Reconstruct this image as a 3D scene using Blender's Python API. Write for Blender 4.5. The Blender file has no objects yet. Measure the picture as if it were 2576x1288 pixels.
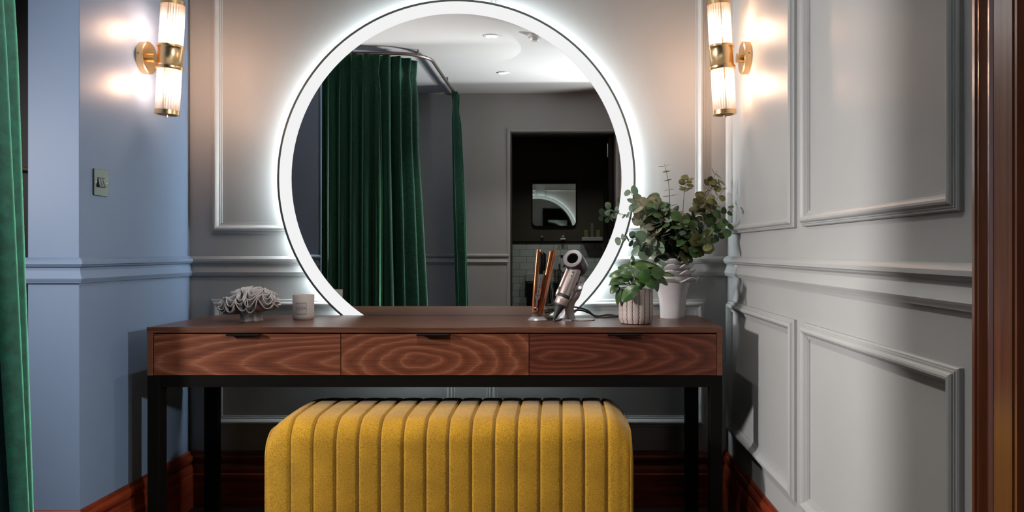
import bpy, bmesh, math, random
from mathutils import Vector, Matrix, noise

random.seed(7)
PI = math.pi
SC = bpy.context.scene
COL = SC.collection

# ------------------------------------------------------------------ camera, exposure
F = 2100.0; VX = 1410.0; VY = 632.0; HC = 1.0365
cam_d = bpy.data.cameras.new('camera'); cam = bpy.data.objects.new('camera', cam_d); COL.objects.link(cam)
cam.location = (0, 0, HC); cam.rotation_euler = (PI/2, 0, 0)
cam_d.sensor_fit = 'HORIZONTAL'; cam_d.sensor_width = 36.0; cam_d.lens = F/2576*36
cam_d.shift_x = (1288-VX)/2576; cam_d.shift_y = (VY-644)/2576
cam_d.clip_start = 0.02
SC.camera = cam
SC.view_settings.view_transform = 'Standard'; SC.view_settings.look = 'None'
SC.view_settings.gamma = 1.0; SC.view_settings.use_curve_mapping = False
SC.view_settings.exposure = 0.0
w = bpy.data.worlds.new('world'); SC.world = w; w.use_nodes = True
w.node_tree.nodes['Background'].inputs[0].default_value = (0.02, 0.018, 0.016, 1)
w.node_tree.nodes['Background'].inputs[1].default_value = 0.3
SC.cycles.max_bounces = 10; SC.cycles.diffuse_bounces = 1; SC.cycles.transparent_max_bounces = 24
SC.cycles.sample_clamp_indirect = 6.0
SC.cycles.caustics_reflective = False; SC.cycles.caustics_refractive = False

def area(name, loc, aim, size, power, color, sy=None, spread=None):
    l = bpy.data.lights.new(name, 'AREA'); l.energy = power; l.color = color
    l.shape = 'RECTANGLE' if sy else 'DISK'; l.size = size
    if sy: l.size_y = sy
    if spread: l.spread = spread
    o = bpy.data.objects.new(name, l); COL.objects.link(o); o.location = loc
    o.rotation_euler = (Vector(aim)-Vector(loc)).to_track_quat('-Z', 'Y').to_euler()
    return o
area('bounce_fill', (1.25, .75, 1.35), (-.1, 1.3, 2.31), .25, 14, (1.0, .98, .96), spread=math.radians(100))  # added fill aimed at the ceiling to lift it and the rear wall
# lamps standing in the doorways right and left of the room, an added curtain fill, and the recessed ceiling spots
area('doorway_lamp_right', (1.40, .45, 1.42), (-1.3, 2.9, .9), .10, 54, (.93, .97, 1.0))
area('passage_lamp_left', (-2.90, 1.46, 1.55), (.68, 1.95, .85), .22, 31, (1.0, .96, .95), spread=math.radians(90))
l_ = bpy.data.lights.new('curtain_fill_spot', 'SPOT'); l_.energy = 75; l_.spot_size = math.radians(34); l_.spot_blend = .5; l_.shadow_soft_size = .06; l_.color = (.95, 1, 1)  # added spot that only brightens the near side of the curtain
o_ = bpy.data.objects.new('curtain_fill_spot', l_); COL.objects.link(o_); o_.location = (.95, .42, 1.15); o_.rotation_euler = (Vector((-1.05, 1.38, 1.0))-Vector((.95, .42, 1.15))).to_track_quat('-Z', 'Y').to_euler()
DOWNL = [(-.407, 1.775), (-.407, .754), (-.407, 2.75)]

# ------------------------------------------------------------------ helpers
def lin(c):
    return tuple((x/12.92 if x <= .04045 else ((x+.055)/1.055)**2.4) for x in [v/255 for v in c]) + (1,)
def nodes(m): return m.node_tree.nodes, m.node_tree.links
def mat(name, col, rough=.5, metal=0.0, spec=.5, **kw):
    m = bpy.data.materials.new(name); m.use_nodes = True
    b = m.node_tree.nodes['Principled BSDF']
    b.inputs['Base Color'].default_value = tuple(col[:3]) + (1,)
    b.inputs['Roughness'].default_value = rough; b.inputs['Metallic'].default_value = metal
    b.inputs['Specular IOR Level'].default_value = spec
    for k, v in kw.items():
        b.inputs[k.replace('_', ' ')].default_value = v
    return m
def bump(m, scale=200, strength=.1, dist=.001, detail=4, vec_scale=(1,1,1), coord='Object'):
    n, l = nodes(m); b = n['Principled BSDF']
    tc = n.new('ShaderNodeTexCoord'); mp = n.new('ShaderNodeMapping'); mp.inputs['Scale'].default_value = vec_scale
    nz = n.new('ShaderNodeTexNoise'); nz.inputs['Scale'].default_value = scale; nz.inputs['Detail'].default_value = detail
    bp = n.new('ShaderNodeBump'); bp.inputs['Strength'].default_value = strength; bp.inputs['Distance'].default_value = dist
    l.new(tc.outputs[coord], mp.inputs[0]); l.new(mp.outputs[0], nz.inputs['Vector'])
    l.new(nz.outputs['Fac'], bp.inputs['Height']); l.new(bp.outputs[0], b.inputs['Normal'])
    return nz
def tint(m, c1, c2, scale=5, detail=4, vec_scale=(1,1,1), lo=.35, hi=.65):
    n, l = nodes(m); b = n['Principled BSDF']
    tc = n.new('ShaderNodeTexCoord'); mp = n.new('ShaderNodeMapping'); mp.inputs['Scale'].default_value = vec_scale
    nz = n.new('ShaderNodeTexNoise'); nz.inputs['Scale'].default_value = scale; nz.inputs['Detail'].default_value = detail
    cr = n.new('ShaderNodeValToRGB'); cr.color_ramp.elements[0].position = lo; cr.color_ramp.elements[1].position = hi
    cr.color_ramp.elements[0].color = tuple(c1[:3])+(1,); cr.color_ramp.elements[1].color = tuple(c2[:3])+(1,)
    l.new(tc.outputs['Object'], mp.inputs[0]); l.new(mp.outputs[0], nz.inputs['Vector'])
    l.new(nz.outputs['Fac'], cr.inputs[0]); l.new(cr.outputs[0], b.inputs['Base Color'])
    return cr

GREY = (.375, .380, .372); BLUE = (.165, .225, .33)
M = {}
M['grey'] = mat('grey_paint', GREY, .45, spec=.35); tint(M['grey'], [c*.97 for c in GREY], [c*1.02 for c in GREY], 2.5); bump(M['grey'], 350, .12, .0006)
M['blue'] = mat('blue_paint', BLUE, .45, spec=.35); tint(M['blue'], [c*.97 for c in BLUE], [c*1.02 for c in BLUE], 2.5); bump(M['blue'], 350, .12, .0006)
M['ceil'] = mat('ceiling_paint', (.88, .88, .88), .7); bump(M['ceil'], 300, .05, .0005)
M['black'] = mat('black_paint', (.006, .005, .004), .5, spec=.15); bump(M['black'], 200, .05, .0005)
M['blackmetal'] = mat('black_powder_metal', (.004, .0035, .003), .5, spec=.12); bump(M['blackmetal'], 900, .05, .0003)
M['floor'] = mat('dark_floor', (.02, .012, .008), .45, spec=.3)
M['rim'] = mat('mirror_edge', (.13, .18, .175), .35, .3); bump(M['rim'], 300, .02, .0002)
M['chrome'] = mat('chrome', (.8, .8, .8), .12, 1.0); bump(M['chrome'], 400, .01, .0001)
M['steel'] = mat('switch_steel', (.13, .15, .13), .28, 1.0); bump(M['steel'], 900, .03, .0001, vec_scale=(1, .05, 1))
M['mirror'] = mat('mirror_glass', (.93, .95, .94), .0, 1.0)
n, l = nodes(M['mirror']); 
M['brass'] = mat('brushed_brass', (.80, .56, .30), .26, 1.0); bump(M['brass'], 500, .06, .0002, vec_scale=(1, 1, .06))
M['darkbrass'] = mat('aged_brass', (.33, .25, .10), .4, 1.0); bump(M['darkbrass'], 300, .03, .0002)
M['track'] = mat('bronze_track', (.20, .16, .14), .4, .7); bump(M['track'], 300, .03, .0002)

def emit(name, col, s):
    m = bpy.data.materials.new(name); m.use_nodes = True; n, l = nodes(m); n.clear()
    e = n.new('ShaderNodeEmission'); e.inputs[0].default_value = tuple(col)+(1,); e.inputs[1].default_value = s
    o = n.new('ShaderNodeOutputMaterial'); l.new(e.outputs[0], o.inputs[0]); return m
M['ring'] = emit('frosted_light_ring', (.98, .975, .98), .92)
M['halo'] = emit('led_strip', (.86, .96, 1.0), 42.0)
M['bulb'] = emit('warm_bulb', (1.0, .62, .42), 440)
M['spot'] = emit('downlight_lens', (1.0, .96, .9), 4)

# red brown wood for skirting and door frame
def wood(name, dark, light, scale=3, stretch=(1, 14, 14), rough=.35, bmp=.15, lo=.3, hi=.7, spec=.5):
    m = mat(name, light, rough, spec=spec); cr = tint(m, dark, light, scale, 6, stretch, lo, hi)
    bump(m, scale*3, bmp, .0008, 5, stretch); return m
M['skirt'] = wood('mahogany_skirting', (.085, .012, .005), (.26, .040, .012), 3, (1, 1, 14), .38)
M['skirtY'] = wood('mahogany_skirting_side', (.085, .012, .005), (.26, .040, .012), 3, (14, 1, 14), .38)
M['frame'] = wood('mahogany_frame', (.15, .038, .014), (.32, .10, .042), 4, (16, 16, .7), .30, .25, spec=.8); M['frame'].node_tree.nodes['Principled BSDF'].inputs['Coat Weight'].default_value = 1.0; M['frame'].node_tree.nodes['Principled BSDF'].inputs['Coat Roughness'].default_value = .22; M['frame'].node_tree.nodes['Principled BSDF'].inputs['Coat IOR'].default_value = 1.8

def veneer(name, cx, cz, cy_sx, k, ang=0.0, dark=(.085, .024, .012), base=(.165, .050, .024), line=(.235, .090, .048), freq=9.0):
    """cathedral grain: contour rings round a centre, stretched along the board; object space X / Z"""
    m = mat(name, base, .38, spec=.45); n, l = nodes(m); b = n['Principled BSDF']
    tc = n.new('ShaderNodeTexCoord')
    mp = n.new('ShaderNodeMapping'); mp.inputs['Location'].default_value = (-cx*cy_sx, 0, -cz*9.0); mp.inputs['Scale'].default_value = (cy_sx, .001, 9.0)
    l.new(tc.outputs['Object'], mp.inputs[0])
    nz = n.new('ShaderNodeTexNoise'); nz.inputs['Scale'].default_value = 1.7; nz.inputs['Detail'].default_value = 3
    l.new(mp.outputs[0], nz.inputs['Vector'])
    sub = n.new('ShaderNodeVectorMath'); sub.operation = 'MULTIPLY_ADD'
    sub.inputs[1].default_value = (k, k, k); l.new(nz.outputs['Color'], sub.inputs[0]); l.new(mp.outputs[0], sub.inputs[2])
    sb2 = n.new('ShaderNodeVectorMath'); sb2.operation = 'SUBTRACT'; sb2.inputs[1].default_value = (k*.5, k*.5, k*.5); l.new(sub.outputs[0], sb2.inputs[0])
    ln = n.new('ShaderNodeVectorMath'); ln.operation = 'LENGTH'; l.new(sb2.outputs[0], ln.inputs[0])
    ml = n.new('ShaderNodeMath'); ml.operation = 'MULTIPLY'; ml.inputs[1].default_value = freq; l.new(ln.outputs['Value'], ml.inputs[0])
    fr = n.new('ShaderNodeMath'); fr.operation = 'FRACT'; l.new(ml.outputs[0], fr.inputs[0])
    cr = n.new('ShaderNodeValToRGB'); e = cr.color_ramp.elements
    e[0].position = 0; e[0].color = tuple(line)+(1,)
    e[1].position = .13; e[1].color = tuple(base)+(1,)
    for p, c in ((.40, [(a+b_*2)/3 for a, b_ in zip(base, dark)]), (.80, base), (.90, [(a*2+b_)/3 for a, b_ in zip(base, line)]), (1.0, line)):
        q = e.new(p); q.color = tuple(c)+(1,)
    l.new(fr.outputs[0], cr.inputs[0])
    # fine fibre
    mp2 = n.new('ShaderNodeMapping'); mp2.inputs['Scale'].default_value = (6, 90, 320); l.new(tc.outputs['Object'], mp2.inputs[0])
    n2 = n.new('ShaderNodeTexNoise'); n2.inputs['Scale'].default_value = 1; n2.inputs['Detail'].default_value = 3; l.new(mp2.outputs[0], n2.inputs['Vector'])
    c2 = n.new('ShaderNodeValToRGB'); c2.color_ramp.elements[0].color = (.78,.78,.78,1); c2.color_ramp.elements[1].color = (1.15,1.15,1.15,1)
    c2.color_ramp.elements[0].position = .35; c2.color_ramp.elements[1].position = .65
    l.new(n2.outputs['Fac'], c2.inputs[0])
    mx = n.new('ShaderNodeMix'); mx.data_type = 'RGBA'; mx.blend_type = 'MULTIPLY'; mx.inputs[0].default_value = 1
    l.new(cr.outputs[0], mx.inputs[6]); l.new(c2.outputs[0], mx.inputs[7]); l.new(mx.outputs[2], b.inputs['Base Color'])
    bp = n.new('ShaderNodeBump'); bp.inputs['Strength'].default_value = .12; bp.inputs['Distance'].default_value = .0005
    l.new(n2.outputs['Fac'], bp.inputs['Height']); l.new(bp.outputs[0], b.inputs['Normal'])
    return m
M['top'] = wood('walnut_desktop', (.055, .020, .011), (.15, .060, .034), 4, (1.2, 22, 22), .33, .15, .3, .72)
M['side'] = wood('walnut_edge', (.10, .034, .018), (.17, .058, .030), 4, (1.2, 12, 30), .4, .1)

def obj(name, bm, m=None, parent=None, smooth=False, bevel=0, ang=35):
    me = bpy.data.meshes.new(name); bmesh.ops.recalc_face_normals(bm, faces=bm.faces[:]); bm.to_mesh(me); bm.free()
    o = bpy.data.objects.new(name, me); COL.objects.link(o)
    if m: me.materials.append(m)
    if parent: o.parent = parent
    if smooth:
        for p in me.polygons: p.use_smooth = True
        if smooth != 'all':
            for e_ in [1]:
                me.set_sharp_from_angle(angle=math.radians(ang))
    if bevel:
        b = o.modifiers.new('bevel', 'BEVEL'); b.width = bevel; b.segments = 2; b.limit_method = 'ANGLE'; b.angle_limit = math.radians(40)
    return o
def thing(name, label, cat, loc=(0,0,0), group=None, rot=(0,0,0)):
    o = bpy.data.objects.new(name, None); COL.objects.link(o); o.location = loc; o.rotation_euler = rot
    o.empty_display_size = .05
    o['label'] = label; o['category'] = cat
    if group: o['group'] = group
    return o
def tag(o, label, cat, group=None):
    o['label'] = label; o['category'] = cat
    if group: o['group'] = group
    return o
def struct(name, bm, m, **kw):
    o = obj(name, bm, m, **kw); o['kind'] = 'structure'; return o
def box(bm, x0, x1, y0, y1, z0, z1):
    v = [bm.verts.new((x, y, z)) for x in (x0, x1) for y in (y0, y1) for z in (z0, z1)]
    for f in ((0,1,3,2),(4,6,7,5),(0,4,5,1),(2,3,7,6),(0,2,6,4),(1,5,7,3)):
        bm.faces.new([v[i] for i in f])
    return bm
def B(*a):
    bm = bmesh.new()
    for q in (a if isinstance(a[0], (tuple, list)) else [a]): box(bm, *q)
    return bm
def lathe(bm, prof, seg=48, axis=None, loc=(0,0,0), fn=None, closed=False):
    """prof: (r, h); axis: direction of h (default z)"""
    q = Vector((0,0,1)).rotation_difference(Vector(axis)).to_matrix() if axis else Matrix.Identity(3)
    rings = []
    for i, (r, h) in enumerate(prof):
        ring = []
        for k in range(seg):
            a = 2*PI*k/seg; rr, hh = (r, h) if not fn else fn(r, h, a, i)
            ring.append(bm.verts.new(Vector(loc) + q @ Vector((rr*math.cos(a), rr*math.sin(a), hh))))
        rings.append(ring)
    for i in range(len(rings)-1):
        for k in range(seg):
            bm.faces.new((rings[i][k], rings[i][(k+1)%seg], rings[i+1][(k+1)%seg], rings[i+1][k]))
    if closed:
        for k in range(seg):
            bm.faces.new((rings[-1][k], rings[-1][(k+1)%seg], rings[0][(k+1)%seg], rings[0][k]))
    else:
        if prof[0][0] > 1e-4: bm.faces.new(rings[0][::-1])
        if prof[-1][0] > 1e-4: bm.faces.new(rings[-1])
    bmesh.ops.remove_doubles(bm, verts=bm.verts[:], dist=1e-6)
    return bm
def L(prof, **kw): return lathe(bmesh.new(), prof, **kw)
def cyl(bm, p0, p1, r, seg=16, r1=None):
    p0, p1 = Vector(p0), Vector(p1)
    return lathe(bm, [(r, 0), (r if r1 is None else r1, (p1-p0).length)], seg, (p1-p0).normalized(), p0)
def C(p0, p1, r, seg=16, r1=None): return cyl(bmesh.new(), p0, p1, r, seg, r1)
def spline(pts, n=8):
    P = [Vector(p) for p in pts]; P = [P[0]*2-P[1]] + P + [P[-1]*2-P[-2]]; out = []
    for i in range(1, len(P)-2):
        for k in range(n):
            t = k/n
            out.append(.5*((2*P[i])+(P[i+1]-P[i-1])*t+(2*P[i-1]-5*P[i]+4*P[i+1]-P[i+2])*t*t+(3*P[i]-P[i-1]-3*P[i+1]+P[i+2])*t**3))
    out.append(P[-2]); return out
def tube(bm, pts, r, seg=8, r1=None, sx=1.0):
    pts = [Vector(p) for p in pts]; rings = []; N = len(pts)
    t0 = (pts[1]-pts[0]).normalized(); up = Vector((0,0,1)) if abs(t0.z) < .9 else Vector((0,1,0))
    nrm = t0.cross(up).normalized()
    for i, p in enumerate(pts):
        t = (pts[min(i+1, N-1)]-pts[max(i-1, 0)]).normalized()
        nrm = (nrm - t*nrm.dot(t)).normalized(); bn = t.cross(nrm)
        rr = r if r1 is None else r+(r1-r)*i/(N-1)
        rings.append([bm.verts.new(p + (nrm*math.cos(2*PI*k/seg)*sx + bn*math.sin(2*PI*k/seg))*rr) for k in range(seg)])
    for i in range(N-1):
        for k in range(seg):
            bm.faces.new((rings[i][k], rings[i][(k+1)%seg], rings[i+1][(k+1)%seg], rings[i+1][k]))
    bm.faces.new(rings[0][::-1]); bm.faces.new(rings[-1]); return bm
def T(pts, r, seg=8, r1=None, sx=1.0): return tube(bmesh.new(), pts, r, seg, r1, sx)
def W(px, py, Y):
    return Vector(((px-VX)*Y/F, Y, HC-(py-VY)*Y/F))

# ------------------------------------------------------------------ room shell
XL, XR, YB, CE = -1.51, .6805, 3.405, 2.31
YP0, YP1 = 1.55, 2.62            # the passage opening in the left wall
MY = 3.36                        # plane of the vanity mirror
RY = -.02                        # face of the rear wall
struct('floor', B(-3.2, 3.0, -3.0, YB+.12, -.06, 0), M['floor'])
tint(M['floor'], (.004, .0025, .002), (.014, .008, .005), 3, 5, (1, 12, 12))
struct('ceiling', B(-3.2, 3.0, -3.0, YB+.12, CE, CE+.1), M['ceil'])
struct('wall_back', B(XL-.2, XR+.12, YB, YB+.12, 0, CE), M['grey'])
struct('wall_left', B(-1.672, XL, YP1, YB, 0, CE), M['blue'], bevel=.002)
struct('wall_left_rear', B(-1.672, -1.498, RY-.1, YP0, 0, CE), M['blue'], bevel=.002)
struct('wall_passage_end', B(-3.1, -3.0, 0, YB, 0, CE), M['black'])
struct('wall_right', B((XR, XR+.12, 1.255, YB, 0, CE), (XR, XR+.12, RY, .33, 0, CE), (XR, XR+.12, .33, 1.255, 2.03, CE)), M['grey'])
DX0, DX1, DZ = -.395, .435, 1.987
struct('wall_rear', B((-1.6, DX0-.012, RY-.12, RY, 0, CE), (DX1+.012, XR, RY-.12, RY, 0, CE), (DX0-.012, DX1+.012, RY-.12, RY, DZ+.012, CE)), M['grey'])

# chair rail: profile (height, projection)
RAIL = [(1.0168, 0), (1.0168, .004), (1.008, .018), (1.0045, .0205), (.9955, .0205), (.992, .016), (.989, .015), (.984, .006), (.976, .0055),
        (.955, .0145), (.951, .0165), (.947, .0150), (.944, .0135), (.940, .011), (.9365, .010), (.9355, 0)]
def strip(profile, a0, a1, place, e0=0, e1=0):
    """sweep (z, d) along a from a0 to a1; e0 / e1: +1 end grows with d (outer mitre), -1 shrinks (inner mitre)"""
    bm = bmesh.new(); A = []; Z = []
    for z, d in profile:
        A.append(bm.verts.new(place(a0-e0*d, z, d))); Z.append(bm.verts.new(place(a1+e1*d, z, d)))
    for i in range(len(profile)-1): bm.faces.new((A[i], A[i+1], Z[i+1], Z[i]))
    bm.faces.new(A); bm.faces.new(Z[::-1]); return bm
pl_back = lambda a, z, d: (a, YB-d, z)
pl_right = lambda a, z, d: (XR-d, a, z)
pl_left = lambda a, z, d: (XL+d, a, z)
pl_pierfront = lambda a, z, d: (a, YP1-d, z)
pl_rear = lambda a, z, d: (a, RY+d, z)
pl_lr = lambda a, z, d: (-1.498+d, a, z)
pl_lrf = lambda a, z, d: (a, YP0+d, z)
struct('trim_1', strip(RAIL, XL, XR, pl_back, -1, -1), M['grey'], smooth=True, ang=25)
struct('trim_2', strip(RAIL, 1.33, YB, pl_right, 0, -1), M['grey'], smooth=True, ang=25)
struct('trim_3', strip(RAIL, YP1, YB, pl_left, 1, -1), M['blue'], smooth=True, ang=25)
struct('trim_4', strip(RAIL, -1.672, XL, pl_pierfront, 1, 1), M['blue'], smooth=True, ang=25)
struct('trim_5', strip(RAIL, -1.498, DX0-.02, pl_rear, -1, 0), M['grey'], smooth=True, ang=25)
struct('trim_6', strip(RAIL, -1.672, -1.498, pl_lrf, 1, 1), M['blue'], smooth=True, ang=25)

# skirting
SK = [(.2245, 0), (.2245, .006), (.220, .010), (.212, .0105), (.208, .016), (.200, .0195), (.188, .019), (.178, .013), (.172, .012), (.166, .018),
      (.156, .0205), (.146, .0205), (.136, .0205), (.132, .0235), (.060, .0235), (.0, .0235), (0, 0)]
struct('baseboard_back', strip(SK, XL, XR, pl_back, -1, -1), M['skirt'], smooth=True, ang=25)
struct('baseboard_left', strip(SK, YP1, YB, pl_left, 1, -1), M['skirtY'], smooth=True, ang=25)
struct('baseboard_pier', strip(SK, -1.672, XL, pl_pierfront, 0, 1), M['skirt'], smooth=True, ang=25)
struct('baseboard_right', strip(SK, 1.33, YB, pl_right, 0, -1), M['skirtY'], smooth=True, ang=25)
struct('baseboard_rear', strip(SK, -1.498, DX0-.02, pl_rear, -1, 0), M['skirt'], smooth=True, ang=25)

# panel mouldings: (distance in from the outer edge, projection)
PM = [(0, 0), (0, .0080), (.0025, .0115), (.0060, .0115), (.0068, .0140), (.0100, .0140), (.0108, .0172), (.0135, .0205), (.0175, .0222), (.0220, .0215), (.0260, .0185),
      (.0295, .0138), (.0318, .0090), (.0325, .0080), (.0365, .0078), (.0375, .0050), (.0425, .0048), (.0435, 0)]
def panel(n_, a0, a1, z0, z1, place, m):
    bm = bmesh.new(); R = []
    for u, d in PM:
        R.append([bm.verts.new(place(a, z, d)) for a, z in ((a0+u, z0+u), (a1-u, z0+u), (a1-u, z1-u), (a0+u, z1-u))])
    for i in range(len(R)-1):
        for k in range(4): bm.faces.new((R[i][k], R[i][(k+1)%4], R[i+1][(k+1)%4], R[i+1][k]))
    return struct('trim_%d' % n_, bm, m, smooth=True, ang=25)
ti = 7
for a0, a1 in ((-1.422, -.43), (-.30, .5925)):
    for z0, z1 in ((1.109, 2.17), (.322, .841)):
        panel(ti, a0, a1, z0, z1, pl_back, M['grey']); ti += 1
for a0, a1 in ((1.4075, 2.318), (2.402, 3.345)):
    for z0, z1 in ((1.1045, 2.17), (.318, .839)):
        panel(ti, a0, a1, z0, z1, pl_right, M['grey']); ti += 1

# passage: black door leaf beyond the pier, with its curved brass pull
dr = struct('door_1', B(-2.6, -1.672, 2.70, 2.745, .005, 2.05), M['black'])
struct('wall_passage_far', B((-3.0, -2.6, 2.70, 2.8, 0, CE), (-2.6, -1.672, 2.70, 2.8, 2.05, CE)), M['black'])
hd = obj('door_handle', T(spline([(-1.79, 2.70, 1.30), (-1.78, 2.655, 1.303), (-1.74, 2.645, 1.303), (-1.70, 2.650, 1.298), (-1.68, 2.655, 1.290)], 6), .0045), M['darkbrass'], dr)
# passage side wall behind left rear pier
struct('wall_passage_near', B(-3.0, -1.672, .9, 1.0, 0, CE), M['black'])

# right door frame (architrave) in mahogany, seen edge on
AR = [(1.330, 0), (1.330, .0250), (1.3185, .0265), (1.3165, .018), (1.3125, .018), (1.3110, .0255), (1.3060, .0265), (1.3040, .021), (1.3015, .006), (1.2870, .006), (1.2835, .016),
      (1.2780, .0265), (1.2720, .0275), (1.2670, .024), (1.2660, .016), (1.2630, .016), (1.2620, .0255), (1.2090, .0265), (1.2075, .016), (1.2035, .016), (1.2020, .0265), (1.1960, .0265), (1.1945, .010), (1.175, .006), (1.15, .006), (1.15, -.12), (1.255, -.12), (1.255, 0)]
def arch(side):
    bm = bmesh.new(); A = []; Z = []
    for y, d in AR:
        yy = y if side else .33+1.255-y
        A.append(bm.verts.new((XR-d, yy, 0))); Z.append(bm.verts.new((XR-d, yy, 2.03)))
    for i in range(len(AR)-1): bm.faces.new((A[i], A[i+1], Z[i+1], Z[i]))
    bm.faces.new(Z); bm.faces.new(A[::-1]); return bm
struct('trim_%d' % ti, arch(1), M['frame'], smooth=True, ang=25); ti += 1
struct('trim_%d' % ti, arch(0), M['frame']); ti += 1
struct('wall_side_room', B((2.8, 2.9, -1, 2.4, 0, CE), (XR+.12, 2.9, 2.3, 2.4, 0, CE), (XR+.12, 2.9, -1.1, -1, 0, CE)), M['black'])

# rear door: grey casing, dark frame, open leaf with steel hinge
bm = bmesh.new()
for a in ((DX0-.036, DX0-.010, RY, RY+.012, 0, DZ+.038), (DX1+.010, DX1+.036, RY, RY+.012, 0, DZ+.038), (DX0-.010, DX1+.010, RY, RY+.012, DZ+.012, DZ+.038)): box(bm, *a)
struct('trim_%d' % ti, bm, M['grey'], bevel=.003); ti += 1
M['darkgrey'] = mat('dark_grey_paint', (.05, .05, .048), .5); bump(M['darkgrey'], 200, .05, .0004)
bm = bmesh.new()
for a in ((DX0-.012, DX0, RY-.12, RY+.004, 0, DZ+.012), (DX1, DX1+.012, RY-.12, RY+.004, 0, DZ+.012), (DX0, DX1, RY-.12, RY+.004, DZ, DZ+.012)): box(bm, *a)
struct('trim_%d' % ti, bm, M['darkgrey']); ti += 1
dl = struct('door_2', B(DX1-.042, DX1-.002, -.93, RY-.125, .005, DZ-.01), M['black'], bevel=.002)
bm = B(DX1-.047, DX1-.042, -.165, -.147, 1.815, 1.915); cyl(bm, (DX1-.047, -.146, 1.81), (DX1-.047, -.146, 1.92), .006)
obj('hinge', bm, M['chrome'], dl)

# ------------------------------------------------------------------ bathroom behind the rear door (seen in the mirror)
BY = -2.60
def tile_mat():
    m = mat('subway_tile', (.40, .42, .39), .16, spec=.6); n, l = nodes(m); b = n['Principled BSDF']
    tc = n.new('ShaderNodeTexCoord'); sp = n.new('ShaderNodeSeparateXYZ'); cb = n.new('ShaderNodeCombineXYZ')
    l.new(tc.outputs['Object'], sp.inputs[0]); l.new(sp.outputs['X'], cb.inputs[0]); l.new(sp.outputs['Z'], cb.inputs[1])
    bk = n.new('ShaderNodeTexBrick'); bk.inputs['Scale'].default_value = 1.0; bk.inputs['Brick Width'].default_value = .1505; bk.inputs['Row Height'].default_value = .0755
    bk.inputs['Mortar Size'].default_value = .0018; bk.inputs['Mortar Smooth'].default_value = .3
    bk.inputs['Color1'].default_value = (.40, .42, .39, 1); bk.inputs['Color2'].default_value = (.36, .38, .35, 1); bk.inputs['Mortar'].default_value = (.03, .03, .028, 1)
    l.new(cb.outputs[0], bk.inputs['Vector']); l.new(bk.outputs['Color'], b.inputs['Base Color'])
    bp = n.new('ShaderNodeBump'); bp.inputs['Strength'].default_value = .6; bp.inputs['Distance'].default_value = .002; bp.invert = True
    l.new(bk.outputs['Fac'], bp.inputs['Height']); l.new(bp.outputs[0], b.inputs['Normal']); return m
M['tile'] = tile_mat()
M['olive'] = mat('dark_olive_paint', (.030, .022, .010), .6); bump(M['olive'], 100, .05, .0005)
struct('wall_bathroom', B(-1.2, 1.6, BY-.12, BY, 1.135, CE), M['olive'])
struct('wall_bathroom_tiled', B(-.9, .475, BY-.12, BY+.035, 0, 1.125), M['tile'])
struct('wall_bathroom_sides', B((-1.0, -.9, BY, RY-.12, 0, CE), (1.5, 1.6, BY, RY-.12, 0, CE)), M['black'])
struct('trim_%d' % ti, B(-.9, .50, BY, BY+.045, 1.125, 1.152), M['black'], bevel=.002); ti += 1
tag(obj('shower_screen', B((.475, .500, BY+.036, BY+.7, 0, 1.95), (.48, .495, BY+.7, BY+1.2, 1.90, 1.95)), M['blackmetal']), 'black shower screen post beside the subway tiles in the reflected bathroom', 'shower screen')

def rounded_rect(x0, x1, z0, z1, r, top_r=None, seg=6):
    tr = r if top_r is None else top_r; out = []
    for cx, cz, rr, a0 in ((x1-tr, z1-tr, tr, 0), (x0+tr, z1-tr, tr, 90), (x0+r, z0+r, r, 180), (x1-r, z0+r, r, 270)):
        for k in range(seg+1):
            a = math.radians(a0+90*k/seg); out.append((cx+rr*math.cos(a), cz+rr*math.sin(a)))
    return out
def prism_y(pts, y0, y1):
    bm = bmesh.new(); A = [bm.verts.new((x, y0, z)) for x, z in pts]; Z = [bm.verts.new((x, y1, z)) for x, z in pts]
    bm.faces.new(A); bm.faces.new(Z[::-1]); N = len(pts)
    for i in range(N): bm.faces.new((A[i], A[(i+1)%N], Z[(i+1)%N], Z[i]))
    return bm
bmr = thing('bathroom_mirror', 'square mirror with rounded lower corners on the dark bathroom wall in the reflection', 'mirror', (0, BY, 1.3))
bmr.location = (0, 0, 0)
obj('glass', prism_y(rounded_rect(-.311, .169, 1.320, 1.822, .045, .006), BY+.024, BY+.026), mat('smoked_mirror', (.30, .33, .31), .02, 1.0), bmr)
obj('frame', prism_y(rounded_rect(-.323, .181, 1.308, 1.834, .055, .01), BY, BY+.0235), M['blackmetal'], bmr)
for i, x in enumerate((-.205, .028)):
    k = thing('wall_spout', ('chrome spout tap on the left below the bathroom mirror' if i == 0 else 'chrome spout tap on the right below the bathroom mirror'), 'tap', group='taps below the bathroom mirror')
    obj('body', C((x, BY+.0, 1.20), (x, BY+.07, 1.20), .013), M['chrome'], k, smooth=True)
    obj('lever', C((x, BY+.05, 1.20), (x, BY+.05, 1.25), .006), M['chrome'], k, smooth=True)
tag(obj('soap_dish', B(-.003, .056, BY+.045, BY+.10, 1.165, 1.18), mat('white_ceramic_small', (.6, .6, .58), .2), bevel=.003), 'small white soap dish below the right tap in the bathroom', 'soap dish')
tag(obj('display_tray', B(.234, .462, BY+.045, BY+.14, 1.152, 1.192), mat('grey_concrete', (.22, .22, .21), .6), bevel=.002), 'grey concrete tray on the tiled ledge holding two candles', 'tray')
for i, x in enumerate((.285, .42)):
    k = tag(obj('ledge_candle', L([(.0285, 0), (.0295, .07), (.0295, .072), (.026, .074), (.026, .080), (.0, .082)], seg=24, loc=(x, BY+.095, 1.192)), mat('olive_glass', (.12, .11, .05), .3), smooth=True),
            ('olive lidded candle jar at the left end of the concrete tray' if i == 0 else 'olive lidded candle jar at the right end of the concrete tray'), 'candle', 'candle jars on the bathroom ledge')
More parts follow.
